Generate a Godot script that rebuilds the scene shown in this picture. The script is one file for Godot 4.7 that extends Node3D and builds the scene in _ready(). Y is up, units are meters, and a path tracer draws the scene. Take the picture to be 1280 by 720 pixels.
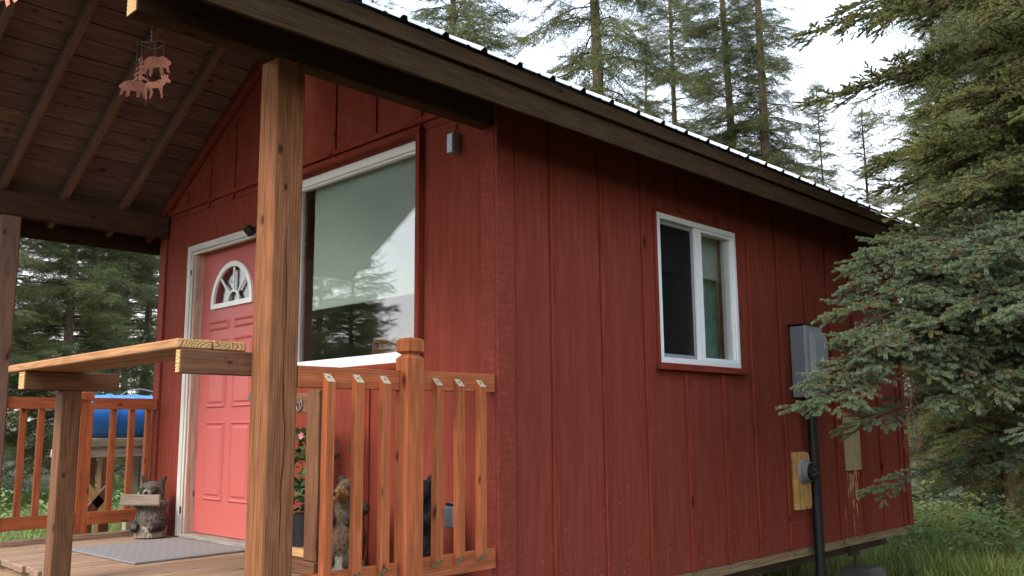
extends Node3D

var rng := RandomNumberGenerator.new()
var M := {}
var used := {}
const EY := 1.5          # eye height above the ground; heights below are measured from it

# ---------------------------------------------------------------- mesh builder
class MB:
	var v := PackedVector3Array()
	var n := PackedVector3Array()
	var u := PackedVector2Array()
	var c := PackedColorArray()
	var tint := Color(1, 1, 1)
	func tri(a: Vector3, b: Vector3, d: Vector3, na: Vector3, nb: Vector3, nd: Vector3, ua := Vector2.ZERO, ub := Vector2.ZERO, ud := Vector2.ZERO) -> void:
		if (b - a).cross(d - a).dot(na + nb + nd) > 0.0:
			v.append_array(PackedVector3Array([a, d, b])); n.append_array(PackedVector3Array([na, nd, nb])); u.append_array(PackedVector2Array([ua, ud, ub]))
		else:
			v.append_array(PackedVector3Array([a, b, d])); n.append_array(PackedVector3Array([na, nb, nd])); u.append_array(PackedVector2Array([ua, ub, ud]))
		c.append(tint); c.append(tint); c.append(tint)
	func flat(a: Vector3, b: Vector3, d: Vector3, toward: Vector3, ua := Vector2.ZERO, ub := Vector2.ZERO, ud := Vector2.ZERO) -> void:
		var nn := (b - a).cross(d - a).normalized()
		if nn.dot(toward) < 0.0: nn = -nn
		tri(a, b, d, nn, nn, nn, ua, ub, ud)
	func quad(a: Vector3, b: Vector3, d: Vector3, e: Vector3, toward: Vector3, ua := Vector2.ZERO, ub := Vector2.ZERO, ud := Vector2.ZERO, ue := Vector2.ZERO) -> void:
		flat(a, b, d, toward, ua, ub, ud); flat(a, d, e, toward, ua, ud, ue)
	func tube(p: Array, r: Array, sides := 6, caps := true, us := 3.0) -> void:
		var x := Vector3.ZERO
		var rings := []
		var along := 0.0
		for i in p.size():
			var t: Vector3 = (p[mini(i + 1, p.size() - 1)] - p[maxi(i - 1, 0)]).normalized()
			if x == Vector3.ZERO: x = t.cross(Vector3.UP if absf(t.y) < 0.9 else Vector3.RIGHT).normalized()
			x = (x - t * x.dot(t)).normalized()
			var y := t.cross(x)
			if i > 0: along += (p[i] - p[i - 1]).length()
			var ring := []
			for k in sides + 1:
				var a := TAU * k / sides
				var d := x * cos(a) + y * sin(a)
				ring.append([p[i] + d * r[i], d, Vector2(float(k) / sides * 0.6, along / us)])
			rings.append(ring)
		for i in rings.size() - 1:
			for k in sides:
				var a = rings[i][k]; var b = rings[i][k + 1]; var d = rings[i + 1][k + 1]; var e = rings[i + 1][k]
				tri(a[0], b[0], d[0], a[1], b[1], d[1], a[2], b[2], d[2])
				tri(a[0], d[0], e[0], a[1], d[1], e[1], a[2], d[2], e[2])
		if caps:
			for j in [0, rings.size() - 1]:
				var t2: Vector3 = (p[0] - p[1]).normalized() if j == 0 else (p[-1] - p[-2]).normalized()
				for k in sides: flat(p[j], rings[j][k][0], rings[j][k + 1][0], t2)
	func prism(poly: PackedVector2Array, depth: float, t: Transform3D) -> void:   # poly in local xy, from z 0 to z depth
		var idx := Geometry2D.triangulate_polygon(poly)
		for zz in [0.0, depth]:
			var nn := t.basis * Vector3(0, 0, 1 if zz > 0 else -1)
			for i in range(0, idx.size(), 3):
				var q := [poly[idx[i]], poly[idx[i + 1]], poly[idx[i + 2]]]
				flat(t * Vector3(q[0].x, q[0].y, zz), t * Vector3(q[1].x, q[1].y, zz), t * Vector3(q[2].x, q[2].y, zz), nn, q[0], q[1], q[2])
		var area := 0.0
		for i in poly.size(): area += poly[i].cross(poly[(i + 1) % poly.size()])
		for i in poly.size():
			var a := poly[i]; var b := poly[(i + 1) % poly.size()]
			var e := b - a
			var o := Vector2(e.y, -e.x) * signf(area)
			quad(t * Vector3(a.x, a.y, 0), t * Vector3(b.x, b.y, 0), t * Vector3(b.x, b.y, depth), t * Vector3(a.x, a.y, depth), t.basis * Vector3(o.x, o.y, 0), a, b, b, a)
	# box with chamfered edges; uv in metres with v along the long axis; faces across the long axis go to "ends"
	func box(s: Vector3, bev: float, long_axis: int, off: Vector2, ends: MB = null, t := Transform3D.IDENTITY, us := Vector2(3.3, 0.42)) -> void:
		var h := s / 2
		bev = minf(bev, minf(h.x, minf(h.y, h.z)) * 0.6)
		var i := h - Vector3.ONE * bev
		for ax in 3:
			var a1 := (ax + 1) % 3
			var a2 := (ax + 2) % 3
			for sg in [-1.0, 1.0]:
				var nn := Vector3.ZERO
				nn[ax] = sg
				var p := []
				for q in [[-1, -1], [1, -1], [1, 1], [-1, 1]]:
					var w := Vector3.ZERO
					w[ax] = h[ax] * sg; w[a1] = i[a1] * q[0]; w[a2] = i[a2] * q[1]
					p.append(w)
				var m := self if ax != long_axis or ends == null else ends
				m.quad(t * p[0], t * p[1], t * p[2], t * p[3], t.basis * nn, uvof(p[0], ax, sg, long_axis, off, us), uvof(p[1], ax, sg, long_axis, off, us), uvof(p[2], ax, sg, long_axis, off, us), uvof(p[3], ax, sg, long_axis, off, us))
			if bev > 0.0:
				for s1 in [-1.0, 1.0]:
					for s2 in [-1.0, 1.0]:
						var e := []
						for q in [[0, -1], [0, 1], [1, 1], [1, -1]]:
							var w := Vector3.ZERO
							w[ax] = i[ax] * q[1]
							w[a1] = (h[a1] if q[0] == 0 else i[a1]) * s1
							w[a2] = (i[a2] if q[0] == 0 else h[a2]) * s2
							e.append(w)
						var dd := Vector3.ZERO
						dd[a1] = s1; dd[a2] = s2
						var fa := a1 if a1 != long_axis else a2
						quad(t * e[0], t * e[1], t * e[2], t * e[3], t.basis * dd, uvof(e[0], fa, 1, long_axis, off, us), uvof(e[1], fa, 1, long_axis, off, us), uvof(e[2], fa, 1, long_axis, off, us), uvof(e[3], fa, 1, long_axis, off, us))
		if bev > 0.0:
			for k in 8:
				var sx := -1.0 if k & 1 else 1.0
				var sy := -1.0 if k & 2 else 1.0
				var sz := -1.0 if k & 4 else 1.0
				flat(t * Vector3(h.x * sx, i.y * sy, i.z * sz), t * Vector3(i.x * sx, h.y * sy, i.z * sz), t * Vector3(i.x * sx, i.y * sy, h.z * sz), t.basis * Vector3(sx, sy, sz), off, off, off)
	static func uvof(p: Vector3, ax: int, sg: float, long_axis: int, off: Vector2, us: Vector2) -> Vector2:
		if ax == long_axis:
			return Vector2(p[(ax + 1) % 3], p[(ax + 2) % 3]) * 3.3 + off
		var o := 3 - ax - long_axis
		return Vector2(p[o] * us.x + off.x + (0.37 if ax > o else 0.0) + sg * 0.19, p[long_axis] * us.y + off.y)
	func mesh(extra: MB = null) -> ArrayMesh:
		var am := ArrayMesh.new()
		for q in [self, extra]:
			if q == null or q.v.is_empty(): continue
			var a := []
			a.resize(Mesh.ARRAY_MAX)
			a[Mesh.ARRAY_VERTEX] = q.v; a[Mesh.ARRAY_NORMAL] = q.n; a[Mesh.ARRAY_TEX_UV] = q.u; a[Mesh.ARRAY_COLOR] = q.c
			am.add_surface_from_arrays(Mesh.PRIMITIVE_TRIANGLES, a)
		return am

# ---------------------------------------------------------------- nodes
func numbered(called: String) -> String:
	var k: int = used.get(called, 0)
	used[called] = k + 1
	return called if k == 0 else "%s_%03d" % [called, k]

func thing(called: String, label: String, category: String, where := Vector3.ZERO, group := "") -> Node3D:
	var o := Node3D.new()
	o.name = numbered(called)
	add_child(o)
	o.position = where
	o.set_meta("label", label); o.set_meta("category", category)
	if group: o.set_meta("group", group)
	return o

func sub(called: String, parent: Node3D) -> Node3D:
	var o := Node3D.new()
	o.name = called
	parent.add_child(o, true)
	return o

func put(called: String, mesh: Mesh, mat, parent: Node3D, pos := Vector3.ZERO, basis := Basis.IDENTITY) -> MeshInstance3D:
	var o := MeshInstance3D.new()
	o.name = called if parent != self else numbered(called)
	o.mesh = mesh
	if mat is Array:
		for i in mini(mat.size(), mesh.get_surface_count()): mesh.surface_set_material(i, mat[i])
	else:
		o.material_override = mat
	parent.add_child(o, true)
	o.transform = Transform3D(basis, pos)
	return o

func long_of(s: Vector3) -> int:
	return s.max_axis_index()

# a piece of lumber: centre and size
func plank(called: String, s: Vector3, pos: Vector3, mat: Material, parent: Node3D, bev := 0.003, basis := Basis.IDENTITY, end_mat: Material = null, long_axis := -1) -> MeshInstance3D:
	var m := MB.new()
	var e: MB = MB.new() if end_mat else null
	m.box(s, bev, long_of(s) if long_axis < 0 else long_axis, Vector2(rng.randf(), rng.randf()), e)
	return put(called, m.mesh(e), [mat, end_mat] if end_mat else mat, parent, pos, basis)

# the same from its lowest to its highest corner, heights from the eye
func slab(called: String, lo: Vector3, hi: Vector3, mat: Material, parent: Node3D, bev := 0.003, end_mat: Material = null, long_axis := -1) -> MeshInstance3D:
	return plank(called, hi - lo, (lo + hi) / 2 + Vector3(0, EY, 0), mat, parent, bev, Basis.IDENTITY, end_mat, long_axis)

func multi(called: String, mesh: Mesh, mat: Material, buf: PackedFloat32Array, parent: Node3D) -> MultiMeshInstance3D:
	var mm := MultiMesh.new()
	mm.transform_format = MultiMesh.TRANSFORM_3D
	mm.use_colors = true
	mm.mesh = mesh
	mm.instance_count = buf.size() / 16
	mm.buffer = buf
	var o := MultiMeshInstance3D.new()
	o.name = called if parent != self else numbered(called)
	o.multimesh = mm
	o.material_override = mat
	parent.add_child(o, true)
	return o

func push(buf: PackedFloat32Array, b: Basis, p: Vector3, c: Color) -> void:
	buf.append_array(PackedFloat32Array([b.x.x, b.y.x, b.z.x, p.x, b.x.y, b.y.y, b.z.y, p.y, b.x.z, b.y.z, b.z.z, p.z, c.r, c.g, c.b, 1.0]))

func along(y: Vector3, roll_hint := Vector3.UP) -> Basis:    # a basis whose y axis runs along the given direction, z as near the hint as can be
	y = y.normalized()
	var x := y.cross(roll_hint)
	if x.length() < 0.01: x = y.cross(Vector3.RIGHT)
	x = x.normalized()
	return Basis(x, y, x.cross(y))

# ---------------------------------------------------------------- textures and materials
func noise(seed_: int, freq: float, oct := 3) -> FastNoiseLite:
	var f := FastNoiseLite.new()
	f.seed = seed_; f.frequency = freq; f.fractal_octaves = oct
	f.noise_type = FastNoiseLite.TYPE_SIMPLEX_SMOOTH
	return f

func wood_image(seed_: int, bands: float, knots: int, contrast: float) -> Image:
	var w := 256
	var h := 1024
	var im := Image.create(w, h, false, Image.FORMAT_RGB8)
	var n1 := noise(seed_, 1.0, 3)
	var n2 := noise(seed_ + 7, 1.0, 2)
	var r := RandomNumberGenerator.new()
	r.seed = seed_
	var kn := []
	for k in knots: kn.append([r.randf(), r.randf(), r.randf_range(0.018, 0.042)])
	for y in h:
		var vv := float(y) / h
		var m := 1.0 - absf(2.0 * vv - 1.0)
		for x in w:
			var uu := float(x) / w
			var cx := cos(TAU * uu)
			var sx := sin(TAU * uu)
			var ph := uu * bands + 1.6 * n1.get_noise_3d(cx * 0.55, sx * 0.55, m * 1.3)
			var dark := 0.0
			for k in kn:
				var du: float = absf(uu - k[0])
				du = minf(du, 1.0 - du)
				var dv: float = (vv - k[1]) * 5.0
				if absf(dv) < 0.3 and du < 0.3:
					var d2: float = sqrt(du * du + dv * dv * 0.6) / k[2]
					ph += 1.6 * exp(-d2 * d2 * 0.12)
					dark += exp(-d2 * d2 * d2) * 0.42 + 0.12 * exp(-absf(d2 - 1.3) * 4.0)
			var g := sin(ph * TAU)
			g = g * 0.5 + 0.5
			g = g * g
			var fib := n2.get_noise_3d(cx * 14.0, sx * 14.0, m * 3.5)
			var big := n1.get_noise_3d(cx * 1.2 + 9.0, sx * 1.2, m * 4.0)
			var l := clampf(0.86 - contrast * 0.30 * g + contrast * 0.22 * fib + 0.14 * big - dark, 0.08, 1.0)
			im.set_pixel(x, y, Color(l, l * (0.97 - 0.05 * g - 0.15 * dark), l * (0.94 - 0.10 * g - 0.2 * dark)))
	return im

func siding_image() -> Image:           # rough plywood under paint: short vertical fibres, a few drips and scuffs
	var w := 512
	var h := 512
	var im := Image.create(w, h, false, Image.FORMAT_RGB8)
	var n1 := noise(31, 1.0, 3)
	var n2 := noise(37, 1.0, 3)
	for y in h:
		for x in w:
			var cx := cos(TAU * x / w); var sx := sin(TAU * x / w)
			var m := absf(2.0 * y / h - 1.0)
			var fib := n1.get_noise_3d(cx * 16.0, sx * 16.0, m * 5.0)
			var big := n2.get_noise_3d(cx * 1.1, sx * 1.1, m * 2.2)
			var spot := n2.get_noise_3d(cx * 5.0 + 20.0, sx * 5.0, m * 9.0)
			var l := 0.87 + 0.014 * fib + 0.07 * big - 0.05 * maxf(0.0, spot)
			im.set_pixel(x, y, Color(l, l * (0.99 + 0.05 * big), l * (0.985 + 0.06 * big)))
	return im

func saw_image() -> Image:             # rough sawn trim: marks of the blade across the board
	var im := Image.create(128, 512, false, Image.FORMAT_RGB8)
	var n1 := noise(41, 0.05, 2)
	for y in 512:
		for x in 128:
			var s := sin(y * TAU / 8.0 + 2.0 * n1.get_noise_2d(x * 0.5, y * 0.35)) * 0.5 + 0.5
			var f := n1.get_noise_2d(x * 6.0, y * 0.8)
			var l := 0.82 + 0.08 * s * (0.6 + 0.6 * n1.get_noise_2d(x, y * 0.6 + 900.0)) + 0.10 * f
			im.set_pixel(x, y, Color(l, l, l))
	return im

func end_image() -> Image:             # end grain: arcs of growth rings
	var im := Image.create(128, 128, false, Image.FORMAT_RGB8)
	var n1 := noise(51, 0.03, 2)
	for y in 128:
		for x in 128:
			var d := Vector2(x - 64, (y + 10) * 1.0).length() + 6.0 * n1.get_noise_2d(x, y)
			var g := pow(sin(d * 1.15) * 0.5 + 0.5, 2.0)
			var l := 0.9 - 0.38 * g + 0.08 * n1.get_noise_2d(x * 7.0, y * 7.0)
			im.set_pixel(x, y, Color(l, l * 0.95, l * 0.86))
	return im

func cloth_image() -> Image:
	var im := Image.create(256, 256, false, Image.FORMAT_RGB8)
	var n1 := noise(61, 0.35, 2)
	var n2 := noise(62, 0.02, 3)
	for y in 256:
		for x in 256:
			var l := 0.82 + 0.22 * n1.get_noise_2d(x, y) + 0.18 * n2.get_noise_2d(x, y)
			im.set_pixel(x, y, Color(l, l, l))
	return im

func tex(im: Image) -> ImageTexture:
	return ImageTexture.create_from_image(im)

func mat(called: String, col: Color, rough := 0.8, texture: Texture2D = null, relief := 0.0, metal := 0.0, spec := 0.4) -> StandardMaterial3D:
	var m := StandardMaterial3D.new()
	m.resource_name = called
	m.albedo_color = col; m.roughness = rough; m.metallic = metal; m.metallic_specular = spec
	if texture:
		m.albedo_texture = texture
		if relief > 0.0:
			m.heightmap_enabled = true; m.heightmap_texture = texture; m.heightmap_scale = relief
	M[called] = m
	return m

func leafy(called: String, back: Color, rough := 0.65) -> StandardMaterial3D:
	var m := mat(called, Color.WHITE, rough, null, 0.0, 0.0, 0.3)
	m.vertex_color_use_as_albedo = true
	if back.get_luminance() > 0.0:
		m.backlight_enabled = true; m.backlight = back
	return m

func c8(r: int, g: int, b: int) -> Color:
	return Color8(r, g, b)

func make_materials() -> void:
	var wood := tex(wood_image(3, 30.0, 7, 0.27))
	var wood2 := tex(wood_image(12, 19.0, 6, 0.33))
	var side := tex(siding_image())
	var saw := tex(saw_image())
	var ends := tex(end_image())
	var cloth := tex(cloth_image())
	mat("red_siding", c8(146, 70, 57), 0.85, side, 0.02, 0.0, 0.2)
	mat("red_trim", c8(150, 71, 58), 0.8, saw, 0.14, 0.0, 0.22)
	mat("red_batten", c8(150, 71, 57), 0.8, wood, 0.08, 0.0, 0.22)
	mat("orange_wood", c8(196, 118, 80), 0.8, wood, 0.08, 0.0, 0.22)
	mat("post_wood", c8(154, 108, 80), 0.85, wood2, 0.22, 0.0, 0.2)
	mat("dark_wood", c8(138, 112, 100), 0.75, wood, 0.12)
	mat("porch_beam_wood", c8(88, 70, 60), 0.85, wood, 0.12, 0.0, 0.15)
	mat("ceiling_wood", c8(132, 112, 110), 0.85, wood2, 0.12)
	mat("ceiling_wood_b", c8(124, 106, 106), 0.85, wood, 0.12)
	mat("ceiling_wood_c", c8(140, 120, 114), 0.85, wood2, 0.12)
	mat("fascia_wood", c8(74, 59, 44), 0.85, wood2, 0.10, 0.0, 0.15)
	mat("deck_wood", c8(182, 158, 136), 0.75, wood2, 0.14)
	mat("deck_wood_b", c8(170, 144, 122), 0.75, wood, 0.14)
	mat("new_wood", c8(232, 190, 136), 0.65, wood, 0.07)
	mat("grey_wood", c8(186, 172, 150), 0.8, wood2, 0.14)
	mat("pale_wood", c8(214, 206, 192), 0.8, wood2, 0.1)
	mat("sign_wood", c8(158, 150, 142), 0.85, wood2, 0.14)
	mat("rim_wood", c8(168, 146, 120), 0.8, wood2, 0.12)
	mat("beam_wood", c8(96, 82, 70), 0.85, wood, 0.12)
	mat("counter_wood", c8(202, 152, 106), 0.65, wood2, 0.10)
	mat("counter_leg", c8(132, 94, 68), 0.75, wood2, 0.16)
	mat("carved_wood", c8(150, 132, 118), 0.85, wood2, 0.3)
	mat("end_grain", c8(236, 200, 148), 0.75, ends, 0.05)
	mat("cut_end", c8(225, 216, 200), 0.8, ends, 0.05)
	mat("bare_wood", c8(190, 142, 98), 0.9)
	mat("scuff", c8(176, 128, 112), 0.9)
	mat("plywood", c8(206, 186, 148), 0.8, wood2, 0.05)
	mat("pine_block", c8(226, 182, 118), 0.5, wood2, 0.05)
	mat("white_vinyl", c8(232, 233, 232), 0.4)
	mat("white_paint", c8(228, 226, 222), 0.55, side, 0.05)
	mat("jamb_wood", c8(226, 204, 192), 0.65, wood, 0.05)
	mat("door_paint", c8(180, 92, 88), 0.42)
	mat("sill_metal", c8(170, 166, 160), 0.5, cloth, 0.03)
	mat("mat_cloth", c8(158, 156, 158), 0.95, cloth, 0.35)
	M.mat_cloth.uv1_scale = Vector3(9, 9, 1)
	mat("grey_plastic", c8(140, 142, 146), 0.5)
	mat("grey_paint", c8(116, 120, 126), 0.42, null, 0.0, 0.0, 0.5)
	mat("grey_paint_light", c8(150, 154, 160), 0.4, null, 0.0, 0.0, 0.5)
	mat("black_plastic", c8(26, 27, 29), 0.45)
	mat("dark_void", c8(18, 18, 18), 0.9)
	mat("galvanized", c8(150, 152, 155), 0.35, cloth, 0.0, 0.75)
	mat("roof_metal", c8(196, 198, 200), 0.38, cloth, 0.0, 0.85)
	mat("copper", c8(184, 124, 104), 0.5, cloth, 0.0, 0.85)
	mat("steel_wire", c8(190, 190, 190), 0.3, null, 0.0, 0.9)
	mat("blue_plastic", c8(58, 124, 202), 0.35)
	mat("white_label", c8(226, 226, 220), 0.6)
	mat("concrete", c8(112, 108, 104), 0.95, cloth, 0.3)
	mat("room_wall", c8(150, 140, 120), 0.9)
	mat("room_floor", c8(92, 74, 58), 0.8, wood2)
	mat("blind_cloth", c8(158, 178, 168), 0.9)
	mat("curtain_cloth", c8(120, 166, 146), 0.9, cloth, 0.1)
	mat("screen_mesh", Color(0.05, 0.05, 0.055, 0.62), 0.9)
	M.screen_mesh.transparency = BaseMaterial3D.TRANSPARENCY_ALPHA
	mat("cabinet_wood", c8(170, 118, 74), 0.6, wood2)
	mat("glass", Color(0.1, 0.12, 0.12, 0.01), 0.0, null, 0.0, 0.0, 0.5)
	M.glass.transparency = BaseMaterial3D.TRANSPARENCY_ALPHA
	mat("bark", c8(138, 124, 112), 0.95, wood2, 0.8)
	mat("limb_bark", c8(92, 78, 68), 0.95, wood, 0.4)
	mat("dead_twig", c8(150, 142, 134), 0.95)
	mat("rust_twig", c8(128, 84, 66), 0.95)
	leafy("needles", Color(0.32, 0.36, 0.22))
	leafy("grass", Color(0.5, 0.6, 0.3), 0.7)
	leafy("leaves", Color(0.35, 0.4, 0.2), 0.6)
	var g := mat("ground", c8(112, 104, 76), 1.0)
	var gim := Image.create(512, 512, false, Image.FORMAT_RGB8)
	var n1 := noise(71, 0.02, 5)
	var n2 := noise(72, 0.2, 3)
	for y in 512:
		for x in 512:
			var a := n1.get_noise_2d(x, y) * 0.5 + 0.5
			var b := n2.get_noise_2d(x, y) * 0.5 + 0.5
			gim.set_pixel(x, y, Color(0.62, 0.55, 0.45).lerp(Color(0.42, 0.56, 0.30), smoothstep(0.35, 0.65, a)) * (0.6 + 0.6 * b))
	g.albedo_texture = tex(gim)
	g.uv1_scale = Vector3(60, 60, 1)
	var carved := mat("carved_paint", Color.WHITE, 0.85, wood2, 0.35)
	carved.vertex_color_use_as_albedo = true
	carved.uv1_triplanar = true
	carved.uv1_scale = Vector3(3, 1.5, 3)

# ---------------------------------------------------------------- camera and light
func camera_and_light() -> void:
	var yaw := deg_to_rad(44.19492)
	var pitch := deg_to_rad(8.84132)
	var roll := deg_to_rad(-0.50461)
	var f := Vector3(-sin(yaw) * cos(pitch), sin(pitch), -cos(yaw) * cos(pitch))
	var r := Vector3(cos(yaw), 0, -sin(yaw))
	var up := r.cross(f)
	var r2 := r * cos(roll) + up * sin(roll)
	var u2 := up * cos(roll) - r * sin(roll)
	var cam := Camera3D.new()
	cam.name = "camera"
	cam.fov = 35.6086
	cam.near = 0.05; cam.far = 600.0
	add_child(cam)
	cam.transform = Transform3D(Basis(r2, u2, -f), Vector3(3.159, EY, 3.147))
	cam.current = true
	var sm := ProceduralSkyMaterial.new()
	sm.sky_top_color = Color(0.82, 0.90, 1.0)
	sm.sky_horizon_color = Color(1.0, 0.97, 0.92)
	sm.sky_curve = 0.2
	sm.ground_bottom_color = Color(0.20, 0.21, 0.17)
	sm.ground_horizon_color = Color(0.4, 0.4, 0.36)
	sm.sky_energy_multiplier = 1.0
	sm.sun_angle_max = 0.5
	var sky := Sky.new()
	sky.sky_material = sm
	var env := Environment.new()
	env.background_mode = Environment.BG_SKY
	env.sky = sky
	env.tonemap_mode = Environment.TONE_MAPPER_LINEAR
	env.tonemap_exposure = 3.0
	env.sdfgi_enabled = true; env.ssao_enabled = true; env.ssil_enabled = true
	var we := WorldEnvironment.new()
	we.name = "environment"
	we.environment = env
	add_child(we)
	var sun := DirectionalLight3D.new()
	sun.name = "sun"
	sun.light_energy = 0.5
	sun.light_angular_distance = 25.0
	sun.light_color = Color(1.0, 0.96, 0.90)
	sun.shadow_enabled = true
	add_child(sun)
	sun.look_at_from_position(Vector3(-0.5, 9, 10), Vector3.ZERO)

# ---------------------------------------------------------------- ground
func build_ground() -> void:
	var m := MB.new()
	var n1 := noise(5, 0.12, 2)
	var step := 2.0
	var hs := func(x: float, z: float) -> float:
		var flat_part := smoothstep(7.0, 16.0, Vector2(x + 1.5, z).length())
		return n1.get_noise_2d(x, z) * 0.5 * flat_part
	for i in range(-40, 40):
		for j in range(-40, 40):
			var p := []
			for q in [[0, 0], [1, 0], [1, 1], [0, 1]]:
				var x: float = (i + q[0]) * step
				var z: float = (j + q[1]) * step
				p.append(Vector3(x, hs.call(x, z), z))
			var uv := []
			for w in p: uv.append(Vector2(w.x, w.z) / 160.0)
			m.quad(p[0], p[1], p[2], p[3], Vector3.UP, uv[0], uv[1], uv[2], uv[3])
	for k in 4:      # on to the horizon
		var a := Vector3(80, 0, 80).rotated(Vector3.UP, k * PI / 2)
		var b := Vector3(80, 0, -80).rotated(Vector3.UP, k * PI / 2)
		m.quad(a, b, b * 6.0, a * 6.0, Vector3.UP, Vector2(a.x, a.z) / 160.0, Vector2(b.x, b.z) / 160.0, Vector2(b.x, b.z) * 6.0 / 160.0, Vector2(a.x, a.z) * 6.0 / 160.0)
	var o := put("ground", m.mesh(), M.ground, self)
	o.set_meta("kind", "structure")

# ---------------------------------------------------------------- cabin
const TH := 0.52535      # roof pitch, 30.1 degrees
const RX := -1.9         # ridge
const RY := 2.793        # underside of the rafters at the ridge, from the eye

func on_roof(s: float, q: float, h: float, z: float) -> Vector3:
	return Vector3(RX + s * (q * cos(TH) + h * sin(TH)), EY + RY - q * sin(TH) + h * cos(TH), z)

func build_cabin() -> void:
	var cabin := thing("cabin", "dark red board and batten cabin with white framed windows, salmon door and brown eaves", "cabin")
	var red: Material = M.red_siding
	# front wall: sheets round the door and the window
	var fw := sub("front_wall", cabin)
	for r in [[-3.83, -3.302, -0.875, 1.66], [-3.30, -2.312, 1.375, 1.66], [-2.31, -1.982, -0.875, 1.66], [-1.98, -0.632, -0.875, 0.36], [-1.98, -0.632, 1.637, 1.66], [-0.63, -0.001, -0.875, 1.66]]:
		slab("siding_panel", Vector3(r[0], r[2], -0.13), Vector3(r[1], r[3], 0), red, fw, 0.001, null, 1)
	var g := MB.new()
	var hh := 0.086
	var roof_y := func(x: float) -> float: return RY + hh / cos(TH) - absf(x - RX) * tan(TH)
	var pts := PackedVector2Array([Vector2(-3.83, 1.662), Vector2(-0.001, 1.662), Vector2(-0.001, roof_y.call(0.0)), Vector2(RX, roof_y.call(RX)), Vector2(-3.83, roof_y.call(-3.83))])
	g.prism(pts, 0.13, Transform3D(Basis.IDENTITY, Vector3(0, EY, -0.13)))
	put("gable_panel", g.mesh(), red, fw)
	plank("flashing_band", Vector3(3.64, 0.035, 0.02), Vector3(-1.915, EY + 1.722, 0.0105), M.red_batten, fw)
	for x in [-0.613, -1.035, -1.455, -1.875, -2.295, -2.72, -3.09, -3.45]:
		var top: float = RY - absf(x - RX) * tan(TH) - 0.04
		if top - 1.70 > 0.1:
			slab("batten", Vector3(x - 0.02, 1.742, 0.001), Vector3(x + 0.02, top, 0.013), M.red_batten, fw)
			slab("batten", Vector3(x - 0.02, 1.665, 0.001), Vector3(x + 0.02, 1.702, 0.013), M.red_batten, fw)
	for x in [-1.06, -1.46]:
		slab("batten", Vector3(x - 0.02, -0.77, 0.001), Vector3(x + 0.02, 0.30, 0.013), M.red_batten, fw)
	slab("corner_trim", Vector3(-0.10, -0.875, 0.001), Vector3(-0.001, 1.66, 0.021), M.red_trim, fw, 0.003)
	slab("corner_trim", Vector3(-3.83, -0.875, 0.001), Vector3(-3.75, 1.66, 0.021), M.red_trim, fw, 0.003)
	# side wall
	var sw := sub("side_wall", cabin)
	for r in [[-0.132, -1.388, -0.875, 1.69], [-1.39, -2.308, -0.875, 0.388], [-1.39, -2.308, 1.315, 1.69], [-2.31, -3.738, -0.875, 1.69], [-3.74, -5.137, -0.875, 1.69]]:
		slab("siding_panel", Vector3(-0.13, r[2], r[1]), Vector3(0, r[3], r[0]), red, sw, 0.001, null, 1)
	for k in range(1, 13):
		var z := -0.4155 * k + 0.008 * sin(k * 2.3)
		if k == 12: z = -4.975
		var w := 0.021
		for y in ([[-0.875, 0.335], [1.36, 1.68]] if k == 4 or k == 5 else [[-0.875, 1.68]]):
			plank("batten", Vector3(0.019, y[1] - y[0], w * 2), Vector3(0.010, EY + (y[0] + y[1]) / 2, z), M.red_batten, sw, 0.003, Basis(Vector3.RIGHT, 0.002 * sin(k * 5.0)))
	slab("corner_trim", Vector3(0.0, -0.875, -0.095), Vector3(0.021, 1.68, 0.021), M.red_trim, sw, 0.003)
	slab("corner_trim", Vector3(0.001, -0.875, -5.137), Vector3(0.021, 1.66, -5.055), M.red_trim, sw, 0.003)
	# scuffs in the paint low on the wall
	var sc := MB.new()
	var rs := RandomNumberGenerator.new()
	rs.seed = 21
	for i in 70:
		var z := -rs.randf_range(0.3, 4.95)
		var y := -0.84 + absf(rs.randfn()) * 0.30
		var a := rs.randf_range(0.0, PI)
		var d := Vector3(0, sin(a), cos(a)) * rs.randf_range(0.004, 0.022)
		var w := Vector3(0, -cos(a), sin(a)) * rs.randf_range(0.0008, 0.0022)
		var p := Vector3(0.0006 + i * 0.000004, EY + y, z)
		sc.flat(p - d, p + w, p + d, Vector3.RIGHT)
		sc.flat(p - d, p - w, p + d, Vector3.RIGHT)
	for i in 700:      # dust and mud splashed up from the ground
		var z := -rs.randf_range(0.1, 5.0)
		var y := -0.872 + absf(rs.randfn()) * 0.10
		var s := rs.randf_range(0.0008, 0.0030)
		var p := Vector3(0.0009 + i * 0.0000005, EY + y, z)
		sc.flat(p + Vector3(0, s, 0), p + Vector3(0, -s * rs.randf_range(0.5, 2.5), s), p + Vector3(0, -s, -s), Vector3.RIGHT)
	put("paint_scuff", sc.mesh(), M.scuff, sw).set_meta("kind", "stuff")
	# the walls the photograph does not face, and the room
	var bw := sub("back_wall", cabin)
	slab("siding_panel", Vector3(-3.83, -0.875, -5.137), Vector3(-0.132, 1.66, -5.01), red, bw, 0.001, null, 1)
	var g2 := MB.new()
	g2.prism(pts, 0.127, Transform3D(Basis.IDENTITY, Vector3(0, EY, -5.137)))
	put("gable_panel", g2.mesh(), red, bw)
	var lw := sub("left_wall", cabin)
	slab("siding_panel", Vector3(-3.83, -0.875, -5.008), Vector3(-3.70, 1.66, -0.132), red, lw, 0.001, null, 1)
	slab("corner_trim", Vector3(-3.851, -0.875, -0.09), Vector3(-3.831, 1.62, 0.021), M.red_trim, lw, 0.003)
	slab("room_floor", Vector3(-3.69, -0.86, -5.0), Vector3(-0.135, -0.78, -0.135), M.room_floor, cabin)
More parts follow.
